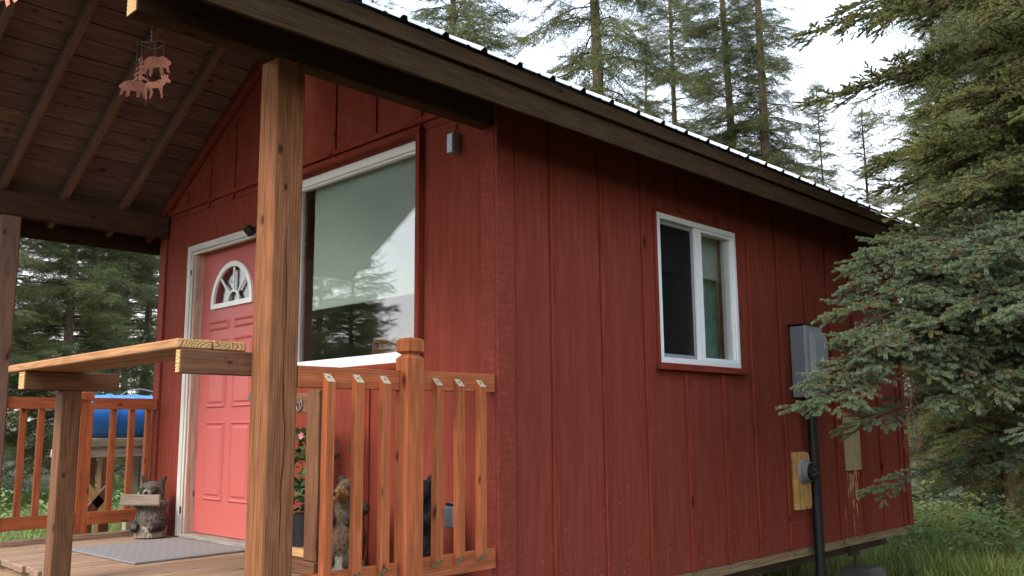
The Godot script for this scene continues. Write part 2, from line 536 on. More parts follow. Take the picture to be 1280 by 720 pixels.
	slab("room_lining", Vector3(-3.69, -0.775, -5.0), Vector3(-3.68, 1.65, -0.135), M.room_wall, cabin)
	slab("room_lining", Vector3(-3.67, -0.775, -5.005), Vector3(-0.14, 1.65, -4.99), M.room_wall, cabin)
	# floor frame below the siding
	var base := sub("floor_frame", cabin)
	slab("rim_board", Vector3(-0.045, -0.94, -5.0), Vector3(-0.006, -0.877, -0.02), M.rim_wood, base)
	slab("rim_board", Vector3(-3.80, -0.94, -5.05), Vector3(-0.05, -0.877, -5.01), M.rim_wood, base)
	slab("subfloor", Vector3(-3.80, -0.875, -5.0), Vector3(-0.05, -0.862, -0.05), M.plywood, base)
	slab("main_beam", Vector3(-0.36, -1.065, -5.18), Vector3(-0.25, -0.942, -0.1), M.beam_wood, base)
	slab("main_beam", Vector3(-3.55, -1.065, -5.18), Vector3(-3.44, -0.942, -0.1), M.beam_wood, base)
	for k in 9:
		slab("floor_joist", Vector3(-3.79, -0.942, -4.95 + k * 0.6), Vector3(-0.05, -0.879, -4.91 + k * 0.6), M.beam_wood, base)
	for z in [-4.42, -2.35, -0.5]:
		for x in [-0.245, -3.6]:
			slab("saddle_block", Vector3(x, -1.085, z - 0.075), Vector3(x + 0.04, -0.943, z + 0.075), M.beam_wood, base)
	# roof
	var roof := sub("roof", cabin)
	var zf := 1.95
	var zb := -5.2
	var zs := [1.915, 1.63, 1.22, 0.795, 0.355, 0.026]
	for k in 13: zs.append(-0.32 - 0.4064 * k)
	var ceil_mats := [M.ceiling_wood, M.ceiling_wood_b, M.ceiling_wood_c]
	for s in [-1.0, 1.0]:
		var qe: float = (2.3 if s > 0 else 2.24) / cos(TH) - 0.012
		var b := Basis(Vector3(0, 0, 1), -s * TH)
		for z in zs:
			plank("rafter", Vector3(qe - 0.10, 0.089, 0.038), on_roof(s, (qe - 0.05) / 2, 0.0445, z), M.red_trim if z == 0.026 else M.dark_wood, roof, 0.003, b)
		var q := 0.05
		var bi := 0
		while q < qe - 0.12:
			var w := minf(rng.randf_range(0.135, 0.15), qe - 0.085 - q)
			var cut: float = [0.355, 0.795, 1.22, 0.355, 1.22][rng.randi() % 5] if s < 0 else -1.54
			for r in [[zb, cut - 0.002], [cut + 0.002, zf]]:
				plank("sheathing_board", Vector3(w - 0.006, 0.02, r[1] - r[0]), on_roof(s, q + w / 2, 0.0995 + rng.randf() * 0.004, (r[0] + r[1]) / 2), ceil_mats[rng.randi() % 3], roof, 0.002, b)
			q += w
			bi += 1
		# fascia, two boards deep
		var fx := 0.4 if s > 0 else 4.14 + 2 * RX
		var ex: float = RX + s * (fx - RX)
		slab("fascia_board", Vector3(minf(ex, ex - s * 0.02), 1.455, zb), Vector3(maxf(ex, ex - s * 0.02), 1.572, zf), M.fascia_wood, roof, 0.004)
		slab("fascia_board", Vector3(minf(ex - s * 0.02, ex + s * 0.022), 1.574, zb), Vector3(maxf(ex - s * 0.02, ex + s * 0.022), 1.648, zf), M.fascia_wood, roof, 0.004)
		# barge boards at both gables, covering the edge of the roof
		for z in [zf + 0.011, zb - 0.011]:
			plank("barge_board", Vector3(qe + 0.03, 0.185, 0.02), on_roof(s, qe / 2, 0.082, z), M.fascia_wood, roof, 0.003, b)
		# metal panels with ribs every 9 inches
		var h0 := 0.188
		var qm: float = qe - 0.052
		var k := 0
		var z0 := zb - 0.03
		while z0 < zf + 0.02:
			var poly := PackedVector2Array()
			var ribs := 4 if z0 + 0.9144 < zf + 0.05 else maxi(1, int((zf + 0.04 - z0) / 0.2286))
			for i in ribs:
				var e := i * 0.2286
				for p in [[0.0, 0.0], [0.012, 0.019], [0.032, 0.019], [0.044, 0.0], [0.105, 0.0], [0.112, 0.004], [0.122, 0.004], [0.129, 0.0]]:
					poly.append(Vector2(e + p[0], p[1]))
			poly.append(Vector2(ribs * 0.2286, 0.0))
			for i in range(poly.size() - 1, -1, -1): poly.append(poly[i] - Vector2(0, 0.0022))
			var pm := MB.new()
			pm.prism(poly, qm, Transform3D(Basis(Vector3(0, 0, 1), Vector3(s * sin(TH), cos(TH), 0), Vector3(s * cos(TH), -sin(TH), 0)), Vector3.ZERO))
			put("metal_panel", pm.mesh(), M.roof_metal, roof, on_roof(s, 0.0, h0 + 0.0006 * (k % 2), z0))
			z0 += ribs * 0.2286 + 0.001
			k += 1
		plank("ridge_cap", Vector3(0.16, 0.003, zf - zb + 0.08), on_roof(s, 0.08, h0 + 0.026, (zf + zb) / 2), M.roof_metal, roof, 0.0, b)
	slab("ridge_board", Vector3(RX - 0.019, RY - 0.03, zb), Vector3(RX + 0.019, RY + 0.10, zf), M.dark_wood, roof)
	# porch beams and posts
	slab("porch_beam", Vector3(-0.092, 1.537, 0.022), Vector3(-0.002, 1.688, 1.875), M.porch_beam_wood, cabin, 0.004, M.end_grain)
	slab("porch_beam", Vector3(-3.80, 1.525, 0.022), Vector3(-3.71, 1.695, 1.875), M.porch_beam_wood, cabin, 0.004, M.end_grain)
	cracked_post(cabin, Vector3(-0.137, -0.77, 1.143), Vector3(0.0, 1.535, 1.28))
	slab("porch_post", Vector3(-3.84, -0.77, 1.10), Vector3(-3.715, 1.523, 1.235), M.dark_wood, cabin, 0.008)
	build_door(cabin)
	build_front_window(cabin)
	build_side_window(cabin)

# the big post, with the drying crack that runs down its right face cut in as a groove
func cracked_post(parent: Node3D, lo: Vector3, hi: Vector3) -> void:
	var m := MB.new()
	var e := 0.009
	var n := 36
	var nz := noise(23, 1.0, 2)
	var cz := (lo.z + hi.z) / 2 - 0.006
	var rows := []
	for i in n + 1:
		var t := float(i) / n
		var y := lerpf(lo.y, hi.y, t) + EY
		var c := cz + 0.016 * nz.get_noise_1d(t * 3.0) + 0.007 * nz.get_noise_1d(t * 17.0)
		var w := 0.0055 * smoothstep(0.10, 0.2, t) * (1.0 - smoothstep(0.60, 0.74, t)) * (0.6 + 0.8 * absf(nz.get_noise_1d(t * 9.0 + 40.0)))
		rows.append([y, c, w])
	for i in n:
		var a: Array = rows[i]
		var b: Array = rows[i + 1]
		var q := func(r: Array, z: float, x: float) -> Vector3: return Vector3(x, r[0], z)
		var uv := func(r: Array, z: float, f: float) -> Vector2: return Vector2(z * 3.3 + f, r[0] * 0.42 + 0.13)
		for s in [[lo.z + e, 0], [0, hi.z - e]]:
			var za0: float = s[0] if s[1] == 0 else a[1] + a[2]
			var za1: float = a[1] - a[2] if s[1] == 0 else s[1]
			var zb0: float = s[0] if s[1] == 0 else b[1] + b[2]
			var zb1: float = b[1] - b[2] if s[1] == 0 else s[1]
			m.quad(q.call(a, za0, hi.x), q.call(a, za1, hi.x), q.call(b, zb1, hi.x), q.call(b, zb0, hi.x), Vector3.RIGHT, uv.call(a, za0, 0), uv.call(a, za1, 0), uv.call(b, zb1, 0), uv.call(b, zb0, 0))
		for s in [-1.0, 1.0]:
			m.quad(q.call(a, a[1] + s * a[2], hi.x), q.call(a, a[1], hi.x - a[2] * 6.0), q.call(b, b[1], hi.x - b[2] * 6.0), q.call(b, b[1] + s * b[2], hi.x), Vector3(0.3, 0, -s), uv.call(a, a[1], 0), uv.call(a, a[1], 0), uv.call(b, b[1], 0), uv.call(b, b[1], 0))
		# the other faces and the rounded arrises
		var ring := [Vector2(hi.x, hi.z - e), Vector2(hi.x - e * 0.3, hi.z - e * 0.3), Vector2(hi.x - e, hi.z), Vector2(lo.x + e, hi.z), Vector2(lo.x, hi.z - e), Vector2(lo.x, lo.z + e), Vector2(lo.x + e, lo.z), Vector2(hi.x - e, lo.z), Vector2(hi.x, lo.z + e)]
		var per := 0.0
		for k in ring.size() - 1:
			var p: Vector2 = ring[k]
			var p2: Vector2 = ring[k + 1]
			var l := (p2 - p).length()
			var mid := (p + p2) / 2 - Vector2((lo.x + hi.x) / 2, (lo.z + hi.z) / 2)
			m.quad(Vector3(p.x, a[0], p.y), Vector3(p2.x, a[0], p2.y), Vector3(p2.x, b[0], p2.y), Vector3(p.x, b[0], p.y), Vector3(mid.x, 0, mid.y), Vector2(0.45 + per * 3.3, a[0] * 0.42 + 0.61), Vector2(0.45 + (per + l) * 3.3, a[0] * 0.42 + 0.61), Vector2(0.45 + (per + l) * 3.3, b[0] * 0.42 + 0.61), Vector2(0.45 + per * 3.3, b[0] * 0.42 + 0.61))
			per += l
	m.quad(Vector3(lo.x, hi.y + EY, lo.z), Vector3(hi.x, hi.y + EY, lo.z), Vector3(hi.x, hi.y + EY, hi.z), Vector3(lo.x, hi.y + EY, hi.z), Vector3.UP)
	put("porch_post", m.mesh(), M.post_wood, parent)

func frame_of(called: String, parent: Node3D, lo: Vector2, hi: Vector2, w: float, z0: float, z1: float, m: Material, side := false, bev := 0.003, wb := -1.0) -> void:
	if wb < 0: wb = w
	for r in [[lo.x, hi.x, hi.y - w, hi.y], [lo.x, hi.x, lo.y, lo.y + wb], [lo.x, lo.x + w, lo.y + wb + 0.0005, hi.y - w - 0.0005], [hi.x - w, hi.x, lo.y + wb + 0.0005, hi.y - w - 0.0005]]:
		if side: slab(called, Vector3(z0, r[2], r[0]), Vector3(z1, r[3], r[1]), m, parent, bev)
		else: slab(called, Vector3(r[0], r[2], z0), Vector3(r[1], r[3], z1), m, parent, bev)

func half_ring(cx: float, cy: float, r0: float, r1: float, a0: float, a1: float, steps: int) -> PackedVector2Array:
	var p := PackedVector2Array()
	for i in steps + 1:
		var a := lerpf(a0, a1, float(i) / steps)
		p.append(Vector2(cx + cos(a) * r1, cy + sin(a) * r1))
	for i in range(steps, -1, -1):
		var a := lerpf(a0, a1, float(i) / steps)
		p.append(Vector2(cx + cos(a) * r0, cy + sin(a) * r0))
	return p

func build_door(cabin: Node3D) -> void:
	var d := sub("entry_door", cabin)
	var x0 := -3.263
	var x1 := -2.349
	var y0 := -0.736
	var y1 := 1.339
	var zd := -0.07
	var cx := (x0 + x1) / 2
	var cy := 0.925
	var r := 0.265
	var m := MB.new()
	for s in [-1.0, 1.0]:       # two halves round the fanlight opening
		var p := PackedVector2Array([Vector2(cx, y0), Vector2(x0 if s < 0 else x1, y0), Vector2(x0 if s < 0 else x1, y1), Vector2(cx, y1)])
		for i in 13:
			var a: float = PI / 2 - s * PI / 2 * i / 12.0
			p.append(Vector2(cx + cos(a) * r, cy + sin(a) * r))
		p.append(Vector2(cx, cy))
		m.prism(p, 0.044, Transform3D(Basis.IDENTITY, Vector3(0, EY, zd - 0.044)))
	put("slab", m.mesh(), M.door_paint, d)
	var fr := MB.new()
	fr.prism(half_ring(cx, cy, r - 0.006, r + 0.032, 0, PI, 20), 0.018, Transform3D(Basis.IDENTITY, Vector3(0, EY, zd + 0.0005)))
	fr.prism(PackedVector2Array([Vector2(cx - r - 0.032, cy - 0.034), Vector2(cx + r + 0.032, cy - 0.034), Vector2(cx + r + 0.032, cy + 0.001), Vector2(cx - r - 0.032, cy + 0.001)]), 0.018, Transform3D(Basis.IDENTITY, Vector3(0, EY, zd + 0.0005)))
	put("fanlight_frame", fr.mesh(), M.white_vinyl, d)
	for a in [PI * 0.25, PI * 0.5, PI * 0.75]:
		var dir := Vector2(cos(a), sin(a))
		plank("glazing_bar", Vector3(0.018, r - 0.085, 0.012), Vector3(cx + dir.x * (r + 0.085) / 2, EY + cy + dir.y * (r + 0.085) / 2, zd - 0.004), M.white_vinyl, d, 0.003, Basis(Vector3(0, 0, 1), a - PI / 2))
	var arc := MB.new()
	arc.prism(half_ring(cx, cy, 0.072, 0.09, 0, PI, 14), 0.012, Transform3D(Basis.IDENTITY, Vector3(0, EY, zd - 0.010)))
	put("glazing_bar", arc.mesh(), M.white_vinyl, d)
	for k in 4:
		var gm := MB.new()
		gm.prism(half_ring(cx, cy, 0.09, r - 0.003, PI * 0.25 * k + 0.01, PI * 0.25 * (k + 1) - 0.01, 6), 0.004, Transform3D(Basis.IDENTITY, Vector3(0, EY, zd - 0.024)))
		put("pane", gm.mesh(), M.glass, d)
	var gm2 := MB.new()
	gm2.prism(half_ring(cx, cy, 0.002, 0.074, 0, PI, 10), 0.004, Transform3D(Basis.IDENTITY, Vector3(0, EY, zd - 0.024)))
	put("pane", gm2.mesh(), M.glass, d)
	# moulded panels
	for p in [[0.13, 0.41, 0.73, 0.80], [0.50, 0.78, 0.73, 0.80], [0.13, 0.41, -0.50, 0.06], [0.50, 0.78, -0.50, 0.06], [0.13, 0.41, 0.16, 0.66], [0.50, 0.78, 0.16, 0.66]]:
		var lo := Vector2(x0 + p[0], p[2])
		var hi := Vector2(x0 + p[1], p[3])
		var pm := MB.new()
		for rr in [[0.0, 0.0], [0.028, 0.0]]:
			pass
		var rings := [[0.0, 0.0006], [0.010, 0.012], [0.022, 0.0015], [0.034, 0.0015], [0.046, 0.011]]
		for i in rings.size() - 1:
			var a: Array = rings[i]
			var b: Array = rings[i + 1]
			var ca := [Vector2(lo.x + a[0], lo.y + a[0]), Vector2(hi.x - a[0], lo.y + a[0]), Vector2(hi.x - a[0], hi.y - a[0]), Vector2(lo.x + a[0], hi.y - a[0])]
			var cb := [Vector2(lo.x + b[0], lo.y + b[0]), Vector2(hi.x - b[0], lo.y + b[0]), Vector2(hi.x - b[0], hi.y - b[0]), Vector2(lo.x + b[0], hi.y - b[0])]
			if b[0] * 2 >= hi.y - lo.y: continue
			for k in 4:
				var k2 := (k + 1) % 4
				pm.quad(Vector3(ca[k].x, EY + ca[k].y, zd + a[1]), Vector3(ca[k2].x, EY + ca[k2].y, zd + a[1]), Vector3(cb[k2].x, EY + cb[k2].y, zd + b[1]), Vector3(cb[k].x, EY + cb[k].y, zd + b[1]), Vector3.BACK)
		var e := 0.046 if hi.y - lo.y > 0.1 else 0.034
		var ez := 0.011 if hi.y - lo.y > 0.1 else 0.0015
		pm.quad(Vector3(lo.x + e, EY + lo.y + e, zd + ez), Vector3(hi.x - e, EY + lo.y + e, zd + ez), Vector3(hi.x - e, EY + hi.y - e, zd + ez), Vector3(lo.x + e, EY + hi.y - e, zd + ez), Vector3.BACK)
		put("raised_panel", pm.mesh(), M.door_paint, d)
	# jambs, casing, sill
	slab("jamb", Vector3(x0 - 0.036, -0.765, -0.13), Vector3(x0 - 0.003, 1.372, -0.001), M.jamb_wood, d)
	slab("jamb", Vector3(x1 + 0.003, -0.765, -0.13), Vector3(x1 + 0.036, 1.372, -0.001), M.jamb_wood, d)
	slab("jamb", Vector3(x0 - 0.002, y1 + 0.003, -0.13), Vector3(x1 + 0.002, 1.372, -0.001), M.jamb_wood, d)
	for q in [[0.0, 0.050, 0.022], [0.051, 0.073, 0.012]]:
		slab("casing", Vector3(x0 - 0.100 + q[0], -0.765, 0.0005), Vector3(x0 - 0.100 + q[1], 1.397 - q[0], q[2]), M.white_paint, d, 0.004)
		slab("casing", Vector3(x1 + 0.100 - q[1], -0.765, 0.0005), Vector3(x1 + 0.100 - q[0], 1.397 - q[0], q[2]), M.white_paint, d, 0.004)
		slab("casing", Vector3(x0 - 0.100 + q[1] + 0.0006, 1.397 - q[1], 0.0005), Vector3(x1 + 0.100 - q[1] - 0.0006, 1.397 - q[0], q[2]), M.white_paint, d, 0.004)
	slab("threshold", Vector3(x0 - 0.02, -0.768, -0.13), Vector3(x1 + 0.02, -0.742, 0.03), M.sill_metal, d)
	slab("strike_plate", Vector3(x0 - 0.048, 1.17, 0.0125), Vector3(x0 - 0.030, 1.21, 0.0175), M.black_plastic, d)
	slab("strike_plate", Vector3(x0 - 0.048, -0.60, 0.0125), Vector3(x0 - 0.030, -0.55, 0.0175), M.black_plastic, d)
	var hm := MB.new()
	hm.tube([Vector3(x1 - 0.07, EY + 0.22, zd), Vector3(x1 - 0.07, EY + 0.22, zd + 0.02), Vector3(x1 - 0.07, EY + 0.22, zd + 0.045), Vector3(x1 - 0.07, EY + 0.22, zd + 0.06)], [0.03, 0.012, 0.028, 0.02], 16)
	put("door_knob", hm.mesh(), M.galvanized, d)

func build_front_window(cabin: Node3D) -> void:
	var w := sub("picture_window", cabin)
	frame_of("frame", w, Vector2(-1.978, 0.362), Vector2(-0.634, 1.635), 0.052, -0.10, -0.028, M.white_vinyl)
	frame_of("glazing_bead", w, Vector2(-1.9255, 0.4145), Vector2(-0.6865, 1.5825), 0.014, -0.078, -0.042, M.white_vinyl, false, 0.004)
	slab("pane", Vector3(-1.92, 0.42, -0.056), Vector3(-0.69, 1.575, -0.052), M.glass, w, 0.0)
	slab("pane", Vector3(-1.92, 0.42, -0.072), Vector3(-0.69, 1.575, -0.068), M.glass, w, 0.0)
	frame_of("trim", w, Vector2(-2.016, 0.325), Vector2(-0.575, 1.678), 0.036, 0.0005, 0.040, M.red_batten, false, 0.003)

func build_side_window(cabin: Node3D) -> void:
	var w := sub("slider_window", cabin)
	frame_of("frame", w, Vector2(-2.319, 0.381), Vector2(-1.381, 1.322), 0.036, -0.09, 0.014, M.white_vinyl, true)
	slab("meeting_rail", Vector3(-0.07, 0.4175, -1.878), Vector3(0.006, 1.2855, -1.826), M.white_vinyl, w)
	frame_of("sash", w, Vector2(-2.2825, 0.4175), Vector2(-1.8785, 1.2855), 0.018, -0.06, 0.006, M.white_vinyl, true)
	frame_of("screen_frame", w, Vector2(-1.8255, 0.4175), Vector2(-1.4175, 1.2855), 0.026, -0.028, -0.014, M.grey_plastic, true)
	slab("insect_screen", Vector3(-0.022, 0.44, -1.81), Vector3(-0.0212, 1.265, -1.44), M.screen_mesh, w, 0.0)
	slab("pane", Vector3(-0.008, 0.435, -2.265), Vector3(-0.004, 1.268, -1.895), M.glass, w, 0.0)
	slab("pane", Vector3(-0.024, 0.435, -2.265), Vector3(-0.020, 1.268, -1.895), M.glass, w, 0.0)
	slab("pane", Vector3(-0.056, 0.425, -1.825), Vector3(-0.052, 1.278, -1.422), M.glass, w, 0.0)
	frame_of("trim", w, Vector2(-2.345, 0.357), Vector2(-1.355, 1.346), 0.0235, 0.0005, 0.018, M.red_batten, true, 0.002)
	slab("sill", Vector3(0.0185, 0.338, -2.37), Vector3(0.05, 0.3785, -1.33), M.red_batten, w)

# ---------------------------------------------------------------- porch
func baluster(parent: Node3D, x0: float, x1: float, out: float, z: float, ytop: float, ybot: float) -> void:
	# square stick whose ends are cut on the slant, the face away from the rail the shorter one
	var w := 0.038
	var prof := PackedVector2Array()        # local x: 0 at the rail, w outwards
	prof.append_array([Vector2(0, ybot), Vector2(w, ybot + 0.032), Vector2(w, ytop - 0.034), Vector2(0, ytop)])
	var m := MB.new()
	var e := MB.new()
	var xr := x0 if out > 0 else x1
	var off := Vector2(rng.randf(), rng.randf())
	var P := func(q: Vector2, zz: float) -> Vector3: return Vector3(xr + out * q.x, EY + q.y, z + zz)
	for s in [-1.0, 1.0]:
		var zz: float = s * w / 2
		m.quad(P.call(prof[0], zz), P.call(prof[1], zz), P.call(prof[2], zz), P.call(prof[3], zz), Vector3(0, 0, s), off + Vector2(0.2 * s, ybot * 0.42), off + Vector2(0.2 * s + 0.12, ybot * 0.42), off + Vector2(0.2 * s + 0.12, ytop * 0.42), off + Vector2(0.2 * s, ytop * 0.42))
	for i in [1, 3]:
		var a := prof[i]
		var b := prof[(i + 1) % 4]
		m.quad(P.call(a, -w / 2), P.call(a, w / 2), P.call(b, w / 2), P.call(b, -w / 2), Vector3(out if i == 1 else -out, 0, 0), off + Vector2(0.5, a.y * 0.42), off + Vector2(0.62, a.y * 0.42), off + Vector2(0.62, b.y * 0.42), off + Vector2(0.5, b.y * 0.42))
	for i in [0, 2]:
		var a := prof[i]
		var b := prof[(i + 1) % 4]
		e.quad(P.call(a, -w / 2), P.call(a, w / 2), P.call(b, w / 2), P.call(b, -w / 2), Vector3(out, -1 if i == 0 else 1, 0), Vector2(0.3, 0.3), Vector2(0.42, 0.3), Vector2(0.42, 0.46), Vector2(0.3, 0.46))
	# screw head at the top
	e.tint = Color(0.1, 0.1, 0.1)
	put("baluster", m.mesh(e), [M.orange_wood, M.cut_end], parent)
	var sc := MB.new()
	var c: Vector3 = P.call(prof[2].lerp(prof[3], 0.55), 0.0)
	var nn := Vector3(out * 0.66, 0.74, 0)
	sc.tube([c, c + nn * 0.002], [0.0045, 0.0045], 7)
	put("screw", sc.mesh(), M.black_plastic, parent)

func newel(parent: Node3D, x0: float, x1: float, z0: float, z1: float, ytop: float, ybot: float) -> void:
	# turned-down post head: chamfered cap, a groove, then the shaft
	var m := MB.new()
	var c := Vector3((x0 + x1) / 2, EY, (z0 + z1) / 2)
	var hx := (x1 - x0) / 2
	var hz := (z1 - z0) / 2
	var rows := [[ybot, 0.0], [ytop - 0.092, 0.0], [ytop - 0.076, -0.016], [ytop - 0.072, -0.016], [ytop - 0.060, 0.0], [ytop - 0.011, 0.0], [ytop, -0.013]]
	var off := Vector2(rng.randf(), rng.randf())
	for i in rows.size() - 1:
		for k in 4:
			var p := []
			for rr in [rows[i], rows[i + 1]]:
				for s in [-1.0, 1.0]:
					var ax: float = hx + rr[1]
					var az: float = hz + rr[1]
					var q := Vector3(ax * s, rr[0], az) if k < 2 else Vector3(ax, rr[0], az * s)
					if k % 2: q = Vector3(-q.x, q.y, -q.z)
					p.append(q)
			var to := Vector3(0, 0, 1) if k < 2 else Vector3(1, 0, 0)
			if k % 2: to = -to
			m.quad(c + p[0], c + p[1], c + p[3], c + p[2], to + Vector3(0, 0.01, 0), off + Vector2(0.3 * k, p[0].y * 0.42), off + Vector2(0.3 * k + 0.3, p[1].y * 0.42), off + Vector2(0.3 * k + 0.3, p[3].y * 0.42), off + Vector2(0.3 * k, p[2].y * 0.42))
	var t: float = -0.013
	m.quad(c + Vector3(-hx - t, ytop, -hz - t), c + Vector3(hx + t, ytop, -hz - t), c + Vector3(hx + t, ytop, hz + t), c + Vector3(-hx - t, ytop, hz + t), Vector3.UP, off, off + Vector2(0.2, 0), off + Vector2(0.2, 0.05), off + Vector2(0, 0.05))
	put("newel_post", m.mesh(), M.orange_wood, parent)

func build_porch() -> void:
	var deck := thing("porch_deck", "weathered wooden porch deck of planks in front of the salmon door", "deck", Vector3.ZERO)
	var x := -3.73
	var k := 0
	while x < -0.06:
		var w := minf(0.138, -0.045 - x)
		slab("deck_board", Vector3(x, -0.808 + 0.001 * sin(k * 1.7), 0.012), Vector3(x + w - 0.005, -0.77 + 0.0012 * sin(k * 2.9), 1.275 + 0.012 * sin(k * 3.7)), M.deck_wood if (k * 7) % 3 else M.deck_wood_b, deck, 0.004, M.deck_wood_b)
		x += w
		k += 1
	slab("edge_board", Vector3(-3.755, -0.77, 0.02), Vector3(-3.69, -0.735, 1.09), M.deck_wood, deck, 0.004)
	slab("rim_joist", Vector3(-3.70, -0.95, 1.205), Vector3(-0.05, -0.811, 1.243), M.deck_wood_b, deck)
	slab("rim_joist", Vector3(-3.74, -0.95, 0.02), Vector3(-3.702, -0.811, 1.243), M.deck_wood_b, deck)
	slab("rim_joist", Vector3(-0.088, -0.95, 0.02), Vector3(-0.05, -0.811, 1.203), M.deck_wood_b, deck)
	for q in [[-3.5, 1.1], [-1.9, 1.1], [-0.3, 1.1]]:
		slab("deck_pier", Vector3(q[0] - 0.06, -1.5, q[1] - 0.06), Vector3(q[0] + 0.06, -0.811, q[1] + 0.06), M.beam_wood, deck)
	# railing by the cabin corner
	var r := thing("porch_railing", "orange stained railing with slanted balusters joining the near porch post to the cabin corner", "railing", Vector3.ZERO, "porch railings")
	slab("top_rail", Vector3(-0.038, 0.168, 0.62), Vector3(0.0, 0.257, 1.142), M.orange_wood, r)
	slab("top_rail", Vector3(-0.038, 0.171, 0.023), Vector3(0.0, 0.260, 0.529), M.orange_wood, r)
	slab("bottom_rail", Vector3(-0.038, -0.664, 0.62), Vector3(0.0, -0.575, 1.142), M.orange_wood, r)
	slab("bottom_rail", Vector3(-0.038, -0.664, 0.023), Vector3(0.0, -0.572, 0.529), M.orange_wood, r)
	newel(r, -0.031, 0.058, 0.53, 0.619, 0.402, -0.98)
	for z in [1.008, 0.860, 0.718, 0.416, 0.280, 0.140]:
		baluster(r, 0.001, 0.039, 1.0, z, 0.228, -0.615)
	# railing on the far side of the porch
	var l := thing("porch_railing", "orange stained railing on the far side of the porch in front of the blue barrel", "railing", Vector3.ZERO, "porch railings")
	slab("top_rail", Vector3(-3.79, 0.160, 0.59), Vector3(-3.752, 0.243, 1.099), M.orange_wood, l)
	slab("top_rail", Vector3(-3.79, 0.162, 0.024), Vector3(-3.752, 0.246, 0.499), M.orange_wood, l)
	slab("bottom_rail", Vector3(-3.79, -0.675, 0.59), Vector3(-3.752, -0.585, 1.099), M.orange_wood, l)
	slab("bottom_rail", Vector3(-3.79, -0.675, 0.024), Vector3(-3.752, -0.583, 0.499), M.orange_wood, l)
	newel(l, -3.85, -3.761, 0.50, 0.589, 0.29, -0.98)
	for z in [0.965, 0.845, 0.335, 0.195, 0.066]:
		baluster(l, -3.83, -3.791, -1.0, z, 0.222, -0.63)
	# bar counter along the front of the porch
	var c := thing("bar_counter", "new pale plank counter on brown legs along the porch front, left of the big post", "counter")
	slab("top_board", Vector3(-2.115, 0.312, 1.446), Vector3(-0.14, 0.350, 1.588), M.counter_wood, c, 0.005, M.end_grain)
	slab("top_board", Vector3(-2.115, 0.312, 1.300), Vector3(-0.138, 0.350, 1.442), M.counter_wood, c, 0.005, M.end_grain)
	slab("bracket", Vector3(-0.178, 0.216, 1.145), Vector3(-0.138, 0.311, 1.578), M.counter_leg, c, 0.004, M.end_grain)
	slab("bracket", Vector3(-1.965, 0.216, 1.095), Vector3(-1.876, 0.311, 1.578), M.counter_leg, c, 0.004, M.end_grain)
	slab("leg", Vector3(-1.985, -1.5, 1.283), Vector3(-1.885, 0.2155, 1.385), M.counter_leg, c, 0.005)

# ---------------------------------------------------------------- carved figures
func smin(a: float, b: float, k: float) -> float:
	var h := clampf(0.5 + 0.5 * (b - a) / k, 0.0, 1.0)
	return lerpf(b, a, h) - k * h * (1.0 - h)

# prims: [centre or end a, end b, radius a, radius b, squash Vector3, blend, colour]
func field(prims: Array, p: Vector3) -> float:
	var d := 9.0
	for q in prims:
		var a: Vector3 = q[0]
		var b: Vector3 = q[1]
		var ab := b - a
		var t := 0.0
		if ab.length_squared() > 0.0: t = clampf((p - a).dot(ab) / ab.length_squared(), 0.0, 1.0)
		var r: float = lerpf(q[2], q[3], t)
		var e := (p - a - ab * t) * (q[4] as Vector3)
		d = smin(d, e.length() - r, q[5])
	return d

